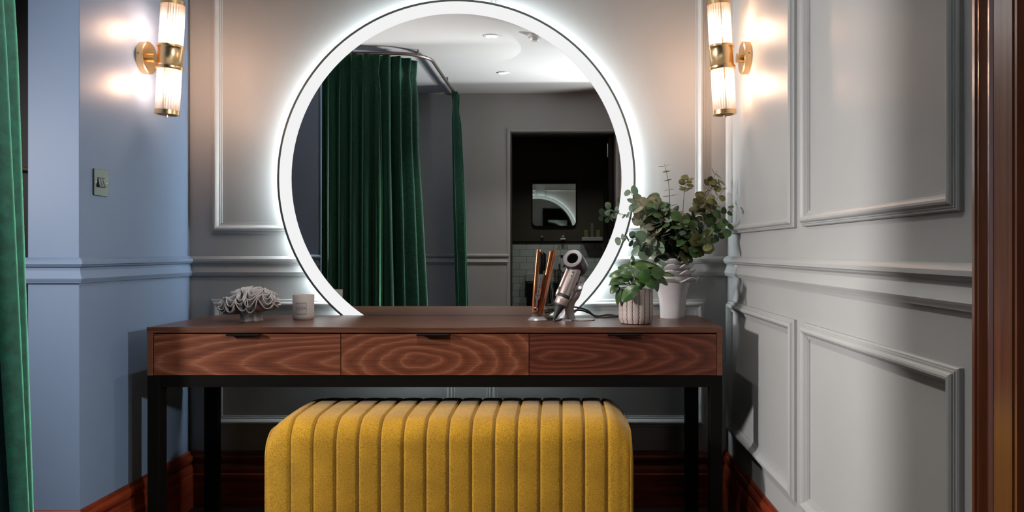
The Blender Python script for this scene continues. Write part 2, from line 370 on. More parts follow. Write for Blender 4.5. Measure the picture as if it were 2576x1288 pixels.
tag(obj('reed_bottle', L([(.021, 0), (.022, .08), (.022, .15), (.020, .152)], seg=20, loc=(.352, BY+.09, 1.192)), mat('smoke_bottle', (.10, .10, .10), .2), smooth=True), 'tall dark bottle between the two candle jars on the ledge', 'bottle')
towm = mat('grey_towel', (.32, .33, .31), .9); bump(towm, 400, .5, .002)
tw = thing('towel_rail', 'chrome rail on the tiled bathroom wall carrying a grey towel', 'towel rail')
obj('bar', C((-.10, BY+.10, .99), (.22, BY+.10, .99), .006), M['chrome'], tw, smooth=True)
obj('bracket', B((-.10, -.09, BY+.035, BY+.10, .98, 1.0)), M['chrome'], tw); obj('bracket', B((.21, .22, BY+.035, BY+.10, .98, 1.0)), M['chrome'], tw)
tag(obj('hand_towel', B(-.085, -.02, BY+.085, BY+.115, .83, .998), towm, bevel=.006), 'grey hand towel hanging on the bathroom rail behind the copper straightener', 'towel')
tag(obj('printed_towel', B(.0, .07, BY+.085, BY+.115, .80, .998), mat('printed_cotton', (.3,.3,.28), .9), bevel=.006), 'black and white patterned towel hanging beside the plain grey towel', 'towel')
tint(bpy.data.materials['printed_cotton'], (.01,.01,.01), (.4,.4,.38), 14, 1, lo=.40, hi=.42)
tag(obj('tissue_dispenser', B(-.385, -.28, BY+.04, BY+.11, .703, .79), mat('grey_plastic', (.30, .31, .29), .4), bevel=.006), 'grey tissue dispenser on the bathroom tiles left of the straightener', 'dispenser')
vb = thing('washstand', 'black wall hung washstand against the bathroom tiles', 'washstand')
obj('cabinet', B(-.36, .35, BY+.036, BY+.42, .30, .70), M['black'], vb, bevel=.006)
obj('tap', T(spline([(-.02, BY+.10, .70), (-.02, BY+.10, .78), (-.02, BY+.14, .81), (-.02, BY+.20, .80)], 5), .010), M['chrome'], vb, smooth=True)

for i, x in enumerate((-.25, .35)):  # unseen downlights, added so the bathroom tiles are not too dark
    t = thing('ceiling_downlight', 'added unseen fill downlight over the tiled bathroom ledge, %s' % ('left' if i == 0 else 'right'), 'ceiling light', (x, BY+.75, CE), 'added bathroom fill lights')
    obj('trim_ring', L([(.044, -.001), (.044, -.0045), (.036, -.0055), (.033, -.002), (.033, .0)], seg=40), M['ceil'], t, smooth=True)
    s = bpy.data.lights.new('bathroom_fill', 'SPOT'); s.energy = 24; s.spot_size = math.radians(110); s.spot_blend = .8; s.shadow_soft_size = .03; s.color = (.95, 1, .93)
    so = bpy.data.objects.new('bathroom_fill', s); COL.objects.link(so); so.location = (x, BY+.75, CE-.012)
# ------------------------------------------------------------------ ceiling fittings
spots = []
for i, (x, y) in enumerate(DOWNL):
    t = thing('ceiling_downlight', ('recessed ceiling downlight nearest the mirror, reflected uppermost' if i == 0 else 'recessed ceiling downlight reflected lower, further into the room' if i == 1 else 'recessed ceiling downlight above the desk, out of frame'), 'ceiling light', (x, y, CE), 'round recessed downlights')
    obj('trim_ring', L([(.044, -.001), (.044, -.0045), (.036, -.0055), (.033, -.002), (.033, .0)], seg=40), M['ceil'], t, smooth=True)
    obj('lens', L([(.0325, -.0012), (.0325, -.0018), (0, -.0018)], seg=32), M['spot'], t)
    s = bpy.data.lights.new('downlight_lamp', 'SPOT'); s.energy = 62 if i == 0 else 24; s.spot_size = math.radians(100); s.spot_blend = .6; s.shadow_soft_size = .03; s.color = (1, .95, .88)
    so = bpy.data.objects.new('downlight_lamp', s); COL.objects.link(so); so.location = (x, y, CE-.012); so.parent = None
sd = thing('smoke_detector', 'small white round smoke detector on the ceiling, reflected at the mirror rim', 'smoke detector', (-.153, 1.80, CE))
wp = mat('white_plastic', (.75, .75, .75), .4); bump(wp, 100, .02, .0003)
obj('base', L([(.038, -.0005), (.040, -.012), (.036, -.016), (0, -.016)], seg=32), wp, sd, smooth=True)
obj('sensor_head', L([(.026, -.017), (.026, -.030), (.020, -.038), (0, -.039)], seg=32, fn=lambda r, h, a, i: (r*(1+(.06*math.sin(10*a) if i == 1 else 0)), h)), wp, sd, smooth=True)

# curtain track and velvet curtains
def arc(c, r, a0, a1, n=10): return [(c[0]+r*math.cos(math.radians(a0+(a1-a0)*k/n)), c[1]+r*math.sin(math.radians(a0+(a1-a0)*k/n))) for k in range(n+1)]
TR = [(-1.498, 1.50), (-1.05, 1.50)] + arc((-1.05, 1.28), .22, 90, 0, 12) + [(-.83, .8), (-.825, RY)]
tk = thing('curtain_track', 'slim bronze curtain track curving below the ceiling, seen in the mirror', 'curtain track')
obj('rail', T([(x, y, 2.272) for x, y in TR], .011, 8), M['track'], tk, smooth=True)
for x, y in ((-1.3, 1.50), (-.90, 1.44), (-.828, .6)):
    obj('bracket', C((x, y, 2.28), (x, y, CE-.001), .006, 10), M['track'], tk)

vel = mat('green_velvet', (.004, .075, .042), .75, spec=.25, Sheen_Weight=1.0, Sheen_Roughness=.32)
vel.node_tree.nodes['Principled BSDF'].inputs['Sheen Tint'].default_value = (.30, .95, .62, 1)
tint(vel, (.0015, .024, .0135), (.003, .045, .026), 60, 5); bump(vel, 700, .5, .0015)
def along(path):
    P = [Vector((x, y)) for x, y in path]; S = [0]
    for a, b in zip(P, P[1:]): S.append(S[-1]+(b-a).length)
    def f(s):
        s = min(max(s, 0), S[-1]-1e-6)
        for i in range(len(S)-1):
            if s <= S[i+1]:
                t = (s-S[i])/(S[i+1]-S[i]); d = (P[i+1]-P[i]).normalized(); return P[i]+(P[i+1]-P[i])*t, Vector((d.y, -d.x)), d
    return f, S[-1]
def curtain(name, path, folds, amp, z0, z1, flare, edge, label, seed=0):
    rnd = random.Random(seed); f, Ltot = along(path); NS = folds*14; NZ = 40; bm = bmesh.new(); G = []
    ph = [rnd.uniform(-.5, .5) for _ in range(folds+2)]; am = [rnd.uniform(.6, 1.3) for _ in range(folds+2)]
    for j in range(NZ+1):
        v = j/NZ; z = z1+(z0-z1)*v; row = []
        for i in range(NS+1):
            u = i/NS; q = u*folds; k = int(min(q, folds-1e-6)); fr = q-k
            a_ = am[k]*(1-fr)+am[k+1]*fr; p_ = ph[k]*(1-fr)+ph[k+1]*fr
            p, nn, dd = f(u*Ltot)
            pinch = max(0, 1-abs(v-.05)/.05)
            A = amp*a_*(.55+.45*min(1, v*2.5))*(1-.55*pinch)*(1-.35*max(0, (u-.55)/.45))
            off = A*math.sin(2*PI*q+p_*v*2.0) + A*.30*math.sin(4*PI*q+1.0+p_*3)*(1-v)
            lat = flare(u, v)
            x, y = p.x+nn.x*off+dd.x*lat+edge(u, v, z), p.y+nn.y*off+dd.y*lat
            row.append(bm.verts.new((x, y, z)))
        G.append(row)
    for j in range(NZ):
        for i in range(NS): bm.faces.new((G[j][i], G[j][i+1], G[j+1][i+1], G[j+1][i]))
    o = obj(name, bm, vel, smooth='all'); s = o.modifiers.new('thickness', 'SOLIDIFY'); s.thickness = .004
    return tag(o, label, 'curtain')
mainp = [(-1.46, 1.525), (-1.13, 1.515)] + arc((-1.13, 1.28), .215, 90, 10, 12)
curtain('velvet_curtain', mainp, 9, .042, .02, 2.262, lambda u, v: 0, lambda u, v, z: (.055*max(0, 1.7-z))*max(0, (u-.55)/.45)-.022,
        'long deep green velvet curtain at the left edge of the room', 3)
curtain('velvet_curtain', [(-.82, .34), (-.82, .06)], 5, .034, .02, 2.262, lambda u, v: 0, lambda u, v, z: .07*v+.0,
        'narrow bunched green velvet curtain by the rear wall, seen only in the mirror', 5)

# ------------------------------------------------------------------ round mirror
MC = Vector((-.4184, 0, 1.3285)); R0 = .7208
mr = thing('round_mirror', 'large round wall mirror with a frosted glowing rim above the wooden desk', 'mirror', (MC.x, MY, MC.z))
ax = (0, -1, 0)
obj('glass', L([(.663, .0), (.663, .004), (0, .004)], seg=128, axis=ax), M['mirror'], mr)
obj('light_ring', L([(.664, .0), (.664, .0045), (.7125, .0045), (.7125, 0)], seg=128, axis=ax, closed=True), M['ring'], mr)
obj('rim', L([(.7125, -.006), (.7125, .0055), (.7208, .0055), (.7208, -.006)], seg=128, axis=ax, closed=True), M['rim'], mr, smooth=True, ang=30)
obj('backing', L([(.712, -.006), (.712, -.001), (0, -.001)], seg=96, axis=ax), M['blackmetal'], mr)
obj('led_strip', L([(.694, -.008), (.694, -.036)], seg=128, axis=ax), M['halo'], mr)
obj('mounting_box', L([(.650, -.044), (.650, -.006)], seg=96, axis=ax), M['ceil'], mr)

# ------------------------------------------------------------------ wall sconces
glassm = bpy.data.materials.new('ribbed_glass'); glassm.use_nodes = True
n, l = nodes(glassm); n.clear()
tr = n.new('ShaderNodeBsdfTransparent'); gl = n.new('ShaderNodeBsdfGlossy'); tl = n.new('ShaderNodeBsdfTranslucent'); lw = n.new('ShaderNodeLayerWeight'); lw.inputs[0].default_value = .35
gl.inputs['Roughness'].default_value = .08; tl.inputs[0].default_value = (1, .96, .92, 1)
m1 = n.new('ShaderNodeMixShader'); m2 = n.new('ShaderNodeMixShader'); m2.inputs[0].default_value = .11; out = n.new('ShaderNodeOutputMaterial')
l.new(lw.outputs['Facing'], m1.inputs[0]); l.new(tr.outputs[0], m1.inputs[1]); l.new(gl.outputs[0], m1.inputs[2])
l.new(m1.outputs[0], m2.inputs[1]); l.new(tl.outputs[0], m2.inputs[2]); l.new(m2.outputs[0], out.inputs[0])
def sconce(side, label):
    wx = XL if side < 0 else XR; s = 1 if side < 0 else -1       # s: direction out of the wall
    base = W(0, 146, 3.02); zc = base.z
    t = thing('wall_sconce', label, 'wall light', (wx, 3.02, zc), 'brass wall sconces either side of the mirror')
    bp = obj('backplate', L([(.058, 0), (.058, .024), (.055, .0265), (0, .0265)], seg=64, axis=(s, 0, 0)), M['brass'], t, smooth=True)
    obj('screw', L([(.0035, .0), (.0035, .0012), (0, .0012)], seg=12, axis=(0, -1, 0), loc=(s*.011, -.0575, .004)), M['darkbrass'], bp)
    obj('arm', T([(s*.026, 0, 0), (s*.026, 0, 0), (s*.075, 0, 0)], .0095, 20), M['brass'], t, smooth=True)
    obj('arm_collar', C((s*.026, 0, 0), (s*.044, 0, 0), .0165, 24), M['brass'], t, smooth=True)
    tl_ = math.radians(3.2)*s                                     # the fitting leans a little into the room
    R = Matrix.Rotation(tl_, 4, 'Y'); c = Vector((s*.098, 0, 0))
    def put(o): o.matrix_local = Matrix.Translation(c) @ R; return o
    put(obj('collar', L([(.0455, -.044), (.0475, -.041), (.0475, -.032), (.0445, -.029), (.0425, -.026), (.0425, .030), (.045, .034), (.0475, .037), (.0475, .044), (.044, .046), (.040, .046), (.040, -.044)], seg=64, closed=True), M['brass'], t, smooth=True))
    put(obj('collar_disc', L([(.0395, -.006), (.0395, .006)], seg=40), M['brass'], t))
    for d in (1, -1):
        bm = bmesh.new(); NR = 26
        for k in range(NR):
            a = 2*PI*k/NR; cyl(bm, (.0375*math.cos(a), .0375*math.sin(a), d*.040), (.0375*math.cos(a), .0375*math.sin(a), d*.196), .0040, 10)
        g = put(obj('glass_shade', bm, glassm, t, smooth=True)); g.visible_shadow = True
        e = put(obj('end_cap', L([(.0425, d*.190), (.0425, d*.205), (.040, d*.206), (.033, d*.206), (.033, d*.203), (.0425, d*.190)] if d < 0 else [(.0425, .190), (.0425, .205), (.040, .206), (0, .206), (0, .200), (.040, .199)], seg=48), M['brass'], t, smooth=True))
        if d < 0:
            bm = bmesh.new(); box(bm, -.034, .034, -.003, .003, -.206, -.203); lathe(bm, [(.0055, -.216), (.0055, -.206)], 16)
            put(obj('finial', bm, M['brass'], t))
        put(obj('rod', C((.0, -.028, d*.03), (.0, -.028, d*.203), .0028, 10), M['brass'], t, smooth=True))
        put(obj('bulb', L([(0, d*.070), (.008, d*.072), (.0105, d*.085), (.0105, d*.115), (.007, d*.124), (0, d*.126)], seg=20), M['bulb'], t, smooth=True))
    return t
sconce(-1, 'brass wall sconce with ribbed glass tubes on the blue wall, left')
sconce(1, 'brass wall sconce with ribbed glass tubes on the grey wall, right')

# light switch
sw = thing('light_switch', 'steel three gang light switch on the blue wall below the left sconce', 'light switch', (XL, 2.737, 1.261))
zc = 0
def plateX(y0, y1, z0, z1, r, x0, x1):
    pts = rounded_rect(y0, y1, z0, z1, r, seg=4); bm = bmesh.new(); A = [bm.verts.new((x0, y, z)) for y, z in pts]; Z = [bm.verts.new((x1, y, z)) for y, z in pts]
    bm.faces.new(A[::-1]); bm.faces.new(Z); N = len(pts)
    for i in range(N): bm.faces.new((A[i], A[(i+1)%N], Z[(i+1)%N], Z[i]))
    return bm
obj('plate', plateX(-.043, .043, -.043, .043, .005, .001, .0055), M['steel'], sw, bevel=.0008)
obj('gasket', plateX(-.0435, .041, -.0435, .0435, .005, 0, .001), M['blackmetal'], sw)
obj('recess', B(.0056, .0060, -.024, .020, -.016, .016), M['blackmetal'], sw)
for k in range(3):
    y0 = -.0215+k*.0145; bm = bmesh.new()
    pts = [(.006, -.0145), (.0125, -.0145), (.0085, .0), (.0065, .0140), (.006, .0140)]
    A = [bm.verts.new((x, y0, z)) for x, z in pts]; Z = [bm.verts.new((x, y0+.0115, z)) for x, z in pts]
    bm.faces.new(A); bm.faces.new(Z[::-1])
    for i in range(5): bm.faces.new((A[i], A[(i+1)%5], Z[(i+1)%5], Z[i]))
    obj('rocker', bm, M['steel'], sw)
for y in (-.0335, .032): obj('screw', L([(.0022, 0), (.0022, .0006)], seg=10, axis=(1, 0, 0), loc=(.0055, y, 0)), M['chrome'], sw)

# ------------------------------------------------------------------ desk
YF, YD = 2.816, 3.345; X0, X1 = -1.396, .5478; TZ = .7800
dk = thing('vanity_desk', 'walnut vanity desk with three drawers on a black metal frame', 'desk', (0, 0, 0))
obj('desktop', B(X0, X1, YF, YD, TZ-.0188, TZ), M['top'], dk, bevel=.0008)
for x0 in (X0+.0015, X1-.0175-.0015):
    obj('side_panel', B(x0, x0+.0175, YF+.001, YD, TZ-.1630, TZ-.0188), M['side'], dk, bevel=.0005)
obj('carcass', B((X0+.02, X1-.02, YF+.025, YD-.005, TZ-.160, TZ-.0195)), M['blackmetal'], dk)
zt, zb = TZ-.0232, TZ-.1620
dx = [W(385.5, 0, YF).x, W(857, 0, YF).x, W(1331, 0, YF).x, W(1804, 0, YF).x]
VM = [veneer('drawer_veneer_one', -.66, .665, 1.15, .30, freq=6.2), veneer('drawer_veneer_two', -.472, .668, 3.0, .34, freq=5.0),
      veneer('drawer_veneer_three', .02, .682, 1.6, .22, freq=7.0, dark=(.045, .012, .007), base=(.105, .027, .014), line=(.15, .045, .024))]
for i in range(3):
    d = obj('drawer', B(dx[i]+.0012, dx[i+1]-.0012, YF+.002, YF+.022, zb, zt), VM[i], dk, bevel=.0006)
    hx = [W(574, 0, YF).x, W(1050, 0, YF).x, W(1528, 0, YF).x][i]; wd = .110
    pts = [(YF+.0015, zt+.002), (YF-.018, zt+.002), (YF-.020, zt), (YF-.020, zt-.0050), (YF-.0175, zt-.0050), (YF-.0175, zt-.001), (YF+.0015, zt-.001)]
    bm = bmesh.new(); A = [bm.verts.new((hx, y, z)) for y, z in pts]; Z = [bm.verts.new((hx+wd, y, z)) for y, z in pts]
    bm.faces.new(A); bm.faces.new(Z[::-1])
    for k in range(7): bm.faces.new((A[k], A[(k+1)%7], Z[(k+1)%7], Z[k]))
    obj('handle', bm, M['blackmetal'], d)
obj('led_light_blocker', B(X0+.02, X1-.02, YD-.006, YD+.002, .50, TZ-.0195), M['blackmetal'], dk)  # unseen sheet added to keep the mirror's LED glow from under the desk
# frame: legs .04 x .055, rails
LZ = TZ-.1632
for (xa, xb, ya, yb) in ((X0+.001, X0+.041, YF+.002, YF+.058), (X1-.041, X1-.001, YF+.002, YF+.058), (X0+.012, X0+.062, YD-.105, YD-.065), (X1-.062, X1-.012, YD-.105, YD-.065)):
    obj('leg', B(xa, xb, ya, yb, 0.0, LZ), M['blackmetal'], dk, bevel=.0015)
obj('frame_rail', B(X0+.041, X1-.041, YF+.006, YF+.046, LZ-.040, LZ), M['blackmetal'], dk)
obj('frame_rail', B(X0+.062, X1-.062, YD-.103, YD-.067, LZ-.040, LZ), M['blackmetal'], dk)
for x in (X0+.012, X1-.047):
    obj('frame_rail', B(x, x+.035, YF+.058, YD-.105, LZ-.040, LZ), M['blackmetal'], dk)

# ------------------------------------------------------------------ bench
fab = mat('mustard_wool', (.5, .3, .03), .95, spec=.15, Sheen_Weight=.25, Sheen_Roughness=.5)
n, l = nodes(fab); b = n['Principled BSDF']
tc = n.new('ShaderNodeTexCoord')
n1 = n.new('ShaderNodeTexNoise'); n1.inputs['Scale'].default_value = 300; n1.inputs['Detail'].default_value = 6; n1.inputs['Roughness'].default_value = .75
n2 = n.new('ShaderNodeTexNoise'); n2.inputs['Scale'].default_value = 9; n2.inputs['Detail'].default_value = 3
c1 = n.new('ShaderNodeValToRGB'); e = c1.color_ramp.elements; e[0].position = .33; e[0].color = (.22, .105, .005, 1); e[1].position = .64; e[1].color = (.60, .34, .040, 1)
q = e.new(.48); q.color = (.46, .235, .010, 1)
c2 = n.new('ShaderNodeValToRGB'); c2.color_ramp.elements[0].color = (.86, .86, .86, 1); c2.color_ramp.elements[0].position = .35; c2.color_ramp.elements[1].color = (1.1, 1.1, 1.1, 1); c2.color_ramp.elements[1].position = .7
mx = n.new('ShaderNodeMix'); mx.data_type = 'RGBA'; mx.blend_type = 'MULTIPLY'; mx.inputs[0].default_value = 1
l.new(tc.outputs['Object'], n1.inputs['Vector']); l.new(tc.outputs['Object'], n2.inputs['Vector'])
l.new(n1.outputs['Fac'], c1.inputs[0]); l.new(n2.outputs['Fac'], c2.inputs[0]); l.new(c1.outputs[0], mx.inputs[6]); l.new(c2.outputs[0], mx.inputs[7]); l.new(mx.outputs[2], b.inputs['Base Color'])
bp = n.new('ShaderNodeBump'); bp.inputs['Strength'].default_value = .55; bp.inputs['Distance'].default_value = .0015; l.new(n1.outputs['Fac'], bp.inputs['Height']); l.new(bp.outputs[0], b.inputs['Normal'])
BYF = 2.60; bx0 = (660-VX)*BYF/F; bx1 = (1595-VX)*BYF/F; BD = .46; BT = .512
bn = thing('upholstered_bench', 'mustard yellow wool bench with vertical channel stitching tucked under the desk', 'bench', ((bx0+bx1)/2, BYF, 0))
seams = [bx0-.02] + [(p-VX)*BYF/F for p in (728, 785, 843, 900, 955, 1013, 1070, 1127, 1185, 1243, 1300, 1357, 1413, 1470, 1527)] + [bx1+.02]
def bench_mesh():
    bm = bmesh.new(); rows = []; xs = []
    for a, b_ in zip(seams, seams[1:]):
        for k in range(14): xs.append((a+(b_-a)*k/14, k/14))
    xs = [(x, t) for x, t in xs if bx0+.0005 < x < bx1-.0005]; xs = [(bx0, .5)] + [(bx0+.002, .5)] + xs + [(bx1-.002, .5), (bx1, .5)]
    xs = [q_ for i_, q_ in enumerate(xs) if i_ == 0 or q_[0]-xs[i_-1][0] > .0006]
    for x, t in xs:
        d = min(x-bx0, bx1-x)
        def inset(R): return 0 if d >= R else R-math.sqrt(max(0, R*R-(R-d)**2))
        ti_, di = inset(.085), inset(.022)*1.0
        bulge = -.0048*(1-(math.sin(PI*t))**.35) if bx0+.04 < x < bx1-.04 else -.002
        if min(abs(x-s) for s in seams[1:-1]) < .0008: bulge = -.0100
        top = BT-ti_+bulge; yf = BYF+di-bulge; yb = BYF+BD-di+bulge; r = .075
        pts = [(yf, z) for z in (.07, .2, .33, top-r)]
        pts += [(yf+r-r*math.cos(math.radians(a)), top-r+r*math.sin(math.radians(a))) for a in range(12, 91, 13)]
        pts += [(yf+r+(yb-yf-2*r)*k/4, top+.004*math.sin(PI*k/4)) for k in range(1, 4)]
        pts += [(yb-r+r*math.sin(math.radians(a)), top-r+r*math.cos(math.radians(a))) for a in range(0, 91, 15)] + [(yb, .07)]
        rows.append([bm.verts.new((x, y, z)) for y, z in pts])
    for i in range(len(rows)-1):
        for k in range(len(rows[0])-1): bm.faces.new((rows[i][k], rows[i][k+1], rows[i+1][k+1], rows[i+1][k]))
        bm.faces.new((rows[i][-1], rows[i][0], rows[i+1][0], rows[i+1][-1]))
    bm.faces.new(rows[0]); bm.faces.new(rows[-1][::-1])
    bmesh.ops.translate(bm, verts=bm.verts[:], vec=(-(bx0+bx1)/2, -BYF, 0))
    return bm
obj('cushion', bench_mesh(), fab, bn, smooth=True, ang=60)
hw = (bx1-bx0)/2
for s in (-1, 1):
    x = s*(hw-.0085); r = .075; top = BT-.045
    pp = [(x, .008, .07), (x, .008, .25), (x, .008, top-r)] + [(x, .008+r-r*math.cos(math.radians(a)), top-r+r*math.sin(math.radians(a))) for a in range(10, 91, 16)] + [(x, BD-.1, top)]
    obj('piping', T(pp, .0042, 8), fab, bn, smooth=True)
for sx in (-1, 1):
    for y in (.06, BD-.06): obj('foot', C((sx*(hw-.1), y, .0), (sx*(hw-.1), y, .075), .018), M['blackmetal'], bn, smooth=True)

# ------------------------------------------------------------------ candle
cx, cy = -.970, 3.15
cd = thing('candle', 'white glass candle with a square black lined label, on the desk', 'candle', (cx, cy, TZ))
cream = mat('white_glass_jar', (.88, .81, .78), .22, spec=.5, Subsurface_Weight=.0); bump(cream, 30, .02, .0003)
obj('jar', L([(.034, 0), (.0368, .004), (.0385, .012), (.0395, .091), (.0388, .0925), (.0365, .0925), (.0358, .080)], seg=64), cream, cd, smooth=True)
obj('wax', L([(.0358, .070), (.0358, .076), (0, .076)], seg=48), mat('cream_wax', (.8, .75, .66), .5), cd)
obj('wick', C((0, 0, .076), (0, 0, .084), .0012), M['blackmetal'], cd)
labm = mat('label_paper', (.74, .70, .72), .6); bump(labm, 200, .02, .0002); ink = mat('label_ink', (.03, .025, .03), .6); inkg = mat('label_ink_grey', (.20, .18, .19), .6)
def onjar(u, z, e=.0004):           # u: arc length round the jar, 0 = towards the viewer
    a = u/.0392-PI/2+.06; rr = .0387+.0011*(z/.091)+e
    return Vector((rr*math.cos(a), rr*math.sin(a), z))
def patch(u0, u1, z0, z1, e, n_=10):
    bm = bmesh.new(); A = [(bm.verts.new(onjar(u0+(u1-u0)*k/n_, z0, e)), bm.verts.new(onjar(u0+(u1-u0)*k/n_, z1, e))) for k in range(n_+1)]
    for a, b_ in zip(A, A[1:]): bm.faces.new((a[0], b_[0], b_[1], a[1]))
    return bm
lb = obj('label', patch(-.0205, .0205, .022, .064, .0003), labm, cd)
bm = bmesh.new()
for u0, u1, z0, z1 in ((-.020, .020, .0633, .0641), (-.020, .020, .0219, .0227), (-.020, -.0193, .0219, .0641), (.0193, .020, .0219, .0641)):
    A = [(bm.verts.new(onjar(u0+(u1-u0)*k/8, z0, .0006)), bm.verts.new(onjar(u0+(u1-u0)*k/8, z1, .0006))) for k in range(9)]
    for a, b_ in zip(A, A[1:]): bm.faces.new((a[0], b_[0], b_[1], a[1]))
obj('label_border', bm, ink, lb)
def text_on(name, s, size, z, parent, m, squeeze, wrap):
    cu = bpy.data.curves.new(name, 'FONT'); cu.body = s; cu.size = size; cu.align_x = 'CENTER'; cu.align_y = 'CENTER'; cu.resolution_u = 2
    o = bpy.data.objects.new(name, cu); COL.objects.link(o); dg = bpy.context.evaluated_depsgraph_get()
    me = bpy.data.meshes.new_from_object(o.evaluated_get(dg)); bpy.data.objects.remove(o); me.name = name
    for v in me.vertices:
        v.co = wrap(v.co.x*squeeze, v.co.y)
    me.materials.clear(); me.materials.append(m); q_ = bpy.data.objects.new(name, me); COL.objects.link(q_); q_.parent = parent; return q_
text_on('lettering', 'CLOCKTOWER', .0092, 0, lb, ink, .60, lambda x, y: onjar(x, .0432+y, .0007))
text_on('small_lettering', 'C A N D L E', .0032, 0, lb, inkg, 1.1, lambda x, y: onjar(x, .0510+y, .0007)) if False else None
bm = bmesh.new()
for z_, us in ((.0505, [-.0105+.0021*k for k in range(11)]), (.0352, [-.0075+.0021*k for k in range(8)])):
    for u_ in us:
        a = [bm.verts.new(onjar(uu, zz, .0006)) for uu, zz in ((u_, z_), (u_+.0011, z_), (u_+.0011, z_+.0012), (u_, z_+.0012))]; bm.faces.new(a)
obj('small_print', bm, inkg, lb)

# ------------------------------------------------------------------ coral
EA, EB, EC = .104, .058, .038
def coral_pt(x, phi, h):
    """x along the coral (-1..1), phi round it (0 front, 90 top), h out from the mound"""
    k = math.sqrt(max(.0, 1-x*x)); ph = math.radians(phi)
    n_ = Vector((x*.9, -k*math.cos(ph), k*math.sin(ph)+.12)).normalized()
    c = Vector((x*EA, -k*math.cos(ph)*EB, k*math.sin(ph)*EC)) + n_*h
    c += Vector((0, 0, .062 - .030*max(0, -x-.1)**1.5 - .012*max(0, x-.5)))
    q = c*22; c += Vector((noise.noise(q), noise.noise(q+Vector((5, 1, 2))), noise.noise(q+Vector((1, 7, 3)))))*.006
    return c
def coral():
    bm = bmesh.new(); bmesh.ops.create_icosphere(bm, subdivisions=5, radius=1)
    for v in bm.verts:
        x = max(-1, min(1, v.co.x)); phi = math.degrees(math.atan2(v.co.z, -v.co.y))
        p = coral_pt(x, phi, -.004); v.co = p
    for i in range(10):
        phi0 = -10+21.5*i; amp = 21; kf = 11.5; x0, x1 = -.97+.03*(i % 3), .97-.04*(i % 2); NS, NH = 230, 5; rows = []
        for s_ in range(NS+1):
            t = s_/NS; x = x0+(x1-x0)*t; env = math.sin(PI*t)**.35
            w1 = noise.noise(Vector((x*2.0, i*.35, 3)))*2.2
            phi = phi0 + amp*math.sin(kf*x*1.6+w1*2.2+i*.25) + 16*noise.noise(Vector((x*3, i, 7)))
            xx = x + .075*math.cos(kf*x*1.6+w1*2.2+i*.25)*env
            xx = max(-.985, min(.985, xx)); H = (.022+.009*noise.noise(Vector((x*4, i*2.1, 1))))*env + .003
            row = []
            for j in range(NH+1):
                f = j/NH; fl = f*f*(7+3*noise.noise(Vector((x*9, i, 2))))
                row.append(bm.verts.new(coral_pt(xx, phi+fl, -.006+(H+.006)*f + .0011*f*noise.noise(Vector((x*70, i, f*3))))))
            rows.append(row)
        for a_, b_ in zip(rows, rows[1:]):
            for j in range(NH): bm.faces.new((a_[j], a_[j+1], b_[j+1], b_[j]))
    return bm
crm = mat('white_coral', (.82, .80, .80), .85); tint(crm, (.74, .72, .73), (.88, .86, .86), 40, 4); bump(crm, 380, .5, .0015)
co = thing('coral_ornament', 'white ruffled coral on a stubby foot at the left of the desk', 'ornament', (-1.150, 3.09, TZ), rot=(0, 0, .12))
hd0 = obj('coral_head', coral(), crm, co, smooth='all'); sd0 = hd0.modifiers.new('thickness', 'SOLIDIFY'); sd0.thickness = .0022; sd0.offset = 0
def footfn(r, h, a, i): return (r*(1+.16*math.sin(3*a+1)+.10*math.sin(7*a+h*60)), h)
obj('foot', L([(.038, 0), (.036, .006), (.034, .018), (.038, .030), (.052, .044), (.055, .06)], seg=60, fn=footfn), crm, co, smooth=True)

# ------------------------------------------------------------------ hair straightener and its stand
cop = mat('copper', (.62, .22, .105), .27, 1.0); bump(cop, 700, .04, .0001, vec_scale=(1, 1, .03))
nick = mat('grey_nickel', (.46, .44, .44), .34, .85); bump(nick, 300, .02, .0001)
rub = mat('dark_rubber', (.035, .04, .038), .55); bump(rub, 600, .1, .0003)
acr = bpy.data.materials.new('clear_acrylic'); acr.use_nodes = True
n, l = nodes(acr); n.clear(); tr = n.new('ShaderNodeBsdfTransparent'); tr.inputs[0].default_value = (.88, .93, .92, 1); gl = n.new('ShaderNodeBsdfGlossy'); gl.inputs['Roughness'].default_value = .06
lw = n.new('ShaderNodeLayerWeight'); lw.inputs[0].default_value = .30; m1 = n.new('ShaderNodeMixShader'); out = n.new('ShaderNodeOutputMaterial')
l.new(lw.outputs['Facing'], m1.inputs[0]); l.new(tr.outputs[0], m1.inputs[1]); l.new(gl.outputs[0], m1.inputs[2]); l.new(m1.outputs[0], out.inputs[0])
SY = 3.09
def sw_(px, py, dy=0): return W(px, py, SY+dy)
def armmesh(axis0, axis1, wd, dp, taper=1.0, cut=0, seg=20):
    """rounded bar between two points; wd across the picture, dp in depth; cut slants the far end"""
    a, b_ = Vector(axis0), Vector(axis1); t = (b_-a).normalized(); sx = Vector((1, 0, 0)); sx = (sx-t*sx.dot(t)).normalized(); sy = t.cross(sx)
    bm = bmesh.new(); R = []
    for k, (f, sc) in enumerate(((0, .80), (.015, .95), (.03, 1), (.5, 1), (.97, taper), (1.0, taper*.94))):
        ring = []
        for j in range(seg):
            an = 2*PI*j/seg; cx_ = math.copysign(abs(math.cos(an))**.6, math.cos(an)); cy_ = math.copysign(abs(math.sin(an))**.8, math.sin(an))
            p = a+(b_-a)*f + sx*cx_*wd/2*sc + sy*cy_*dp/2*sc
            if k >= 4: p += t*cut*cx_
            ring.append(bm.verts.new(p))
        R.append(ring)
    for i in range(len(R)-1):
        for j in range(seg): bm.faces.new((R[i][j], R[i][(j+1)%seg], R[i+1][(j+1)%seg], R[i+1][j]))
    bm.faces.new(R[0][::-1]); bm.faces.new(R[-1]); return bm
hs = thing('hair_straightener', 'copper hair straightener standing open like a V on its stand', 'hair straightener')
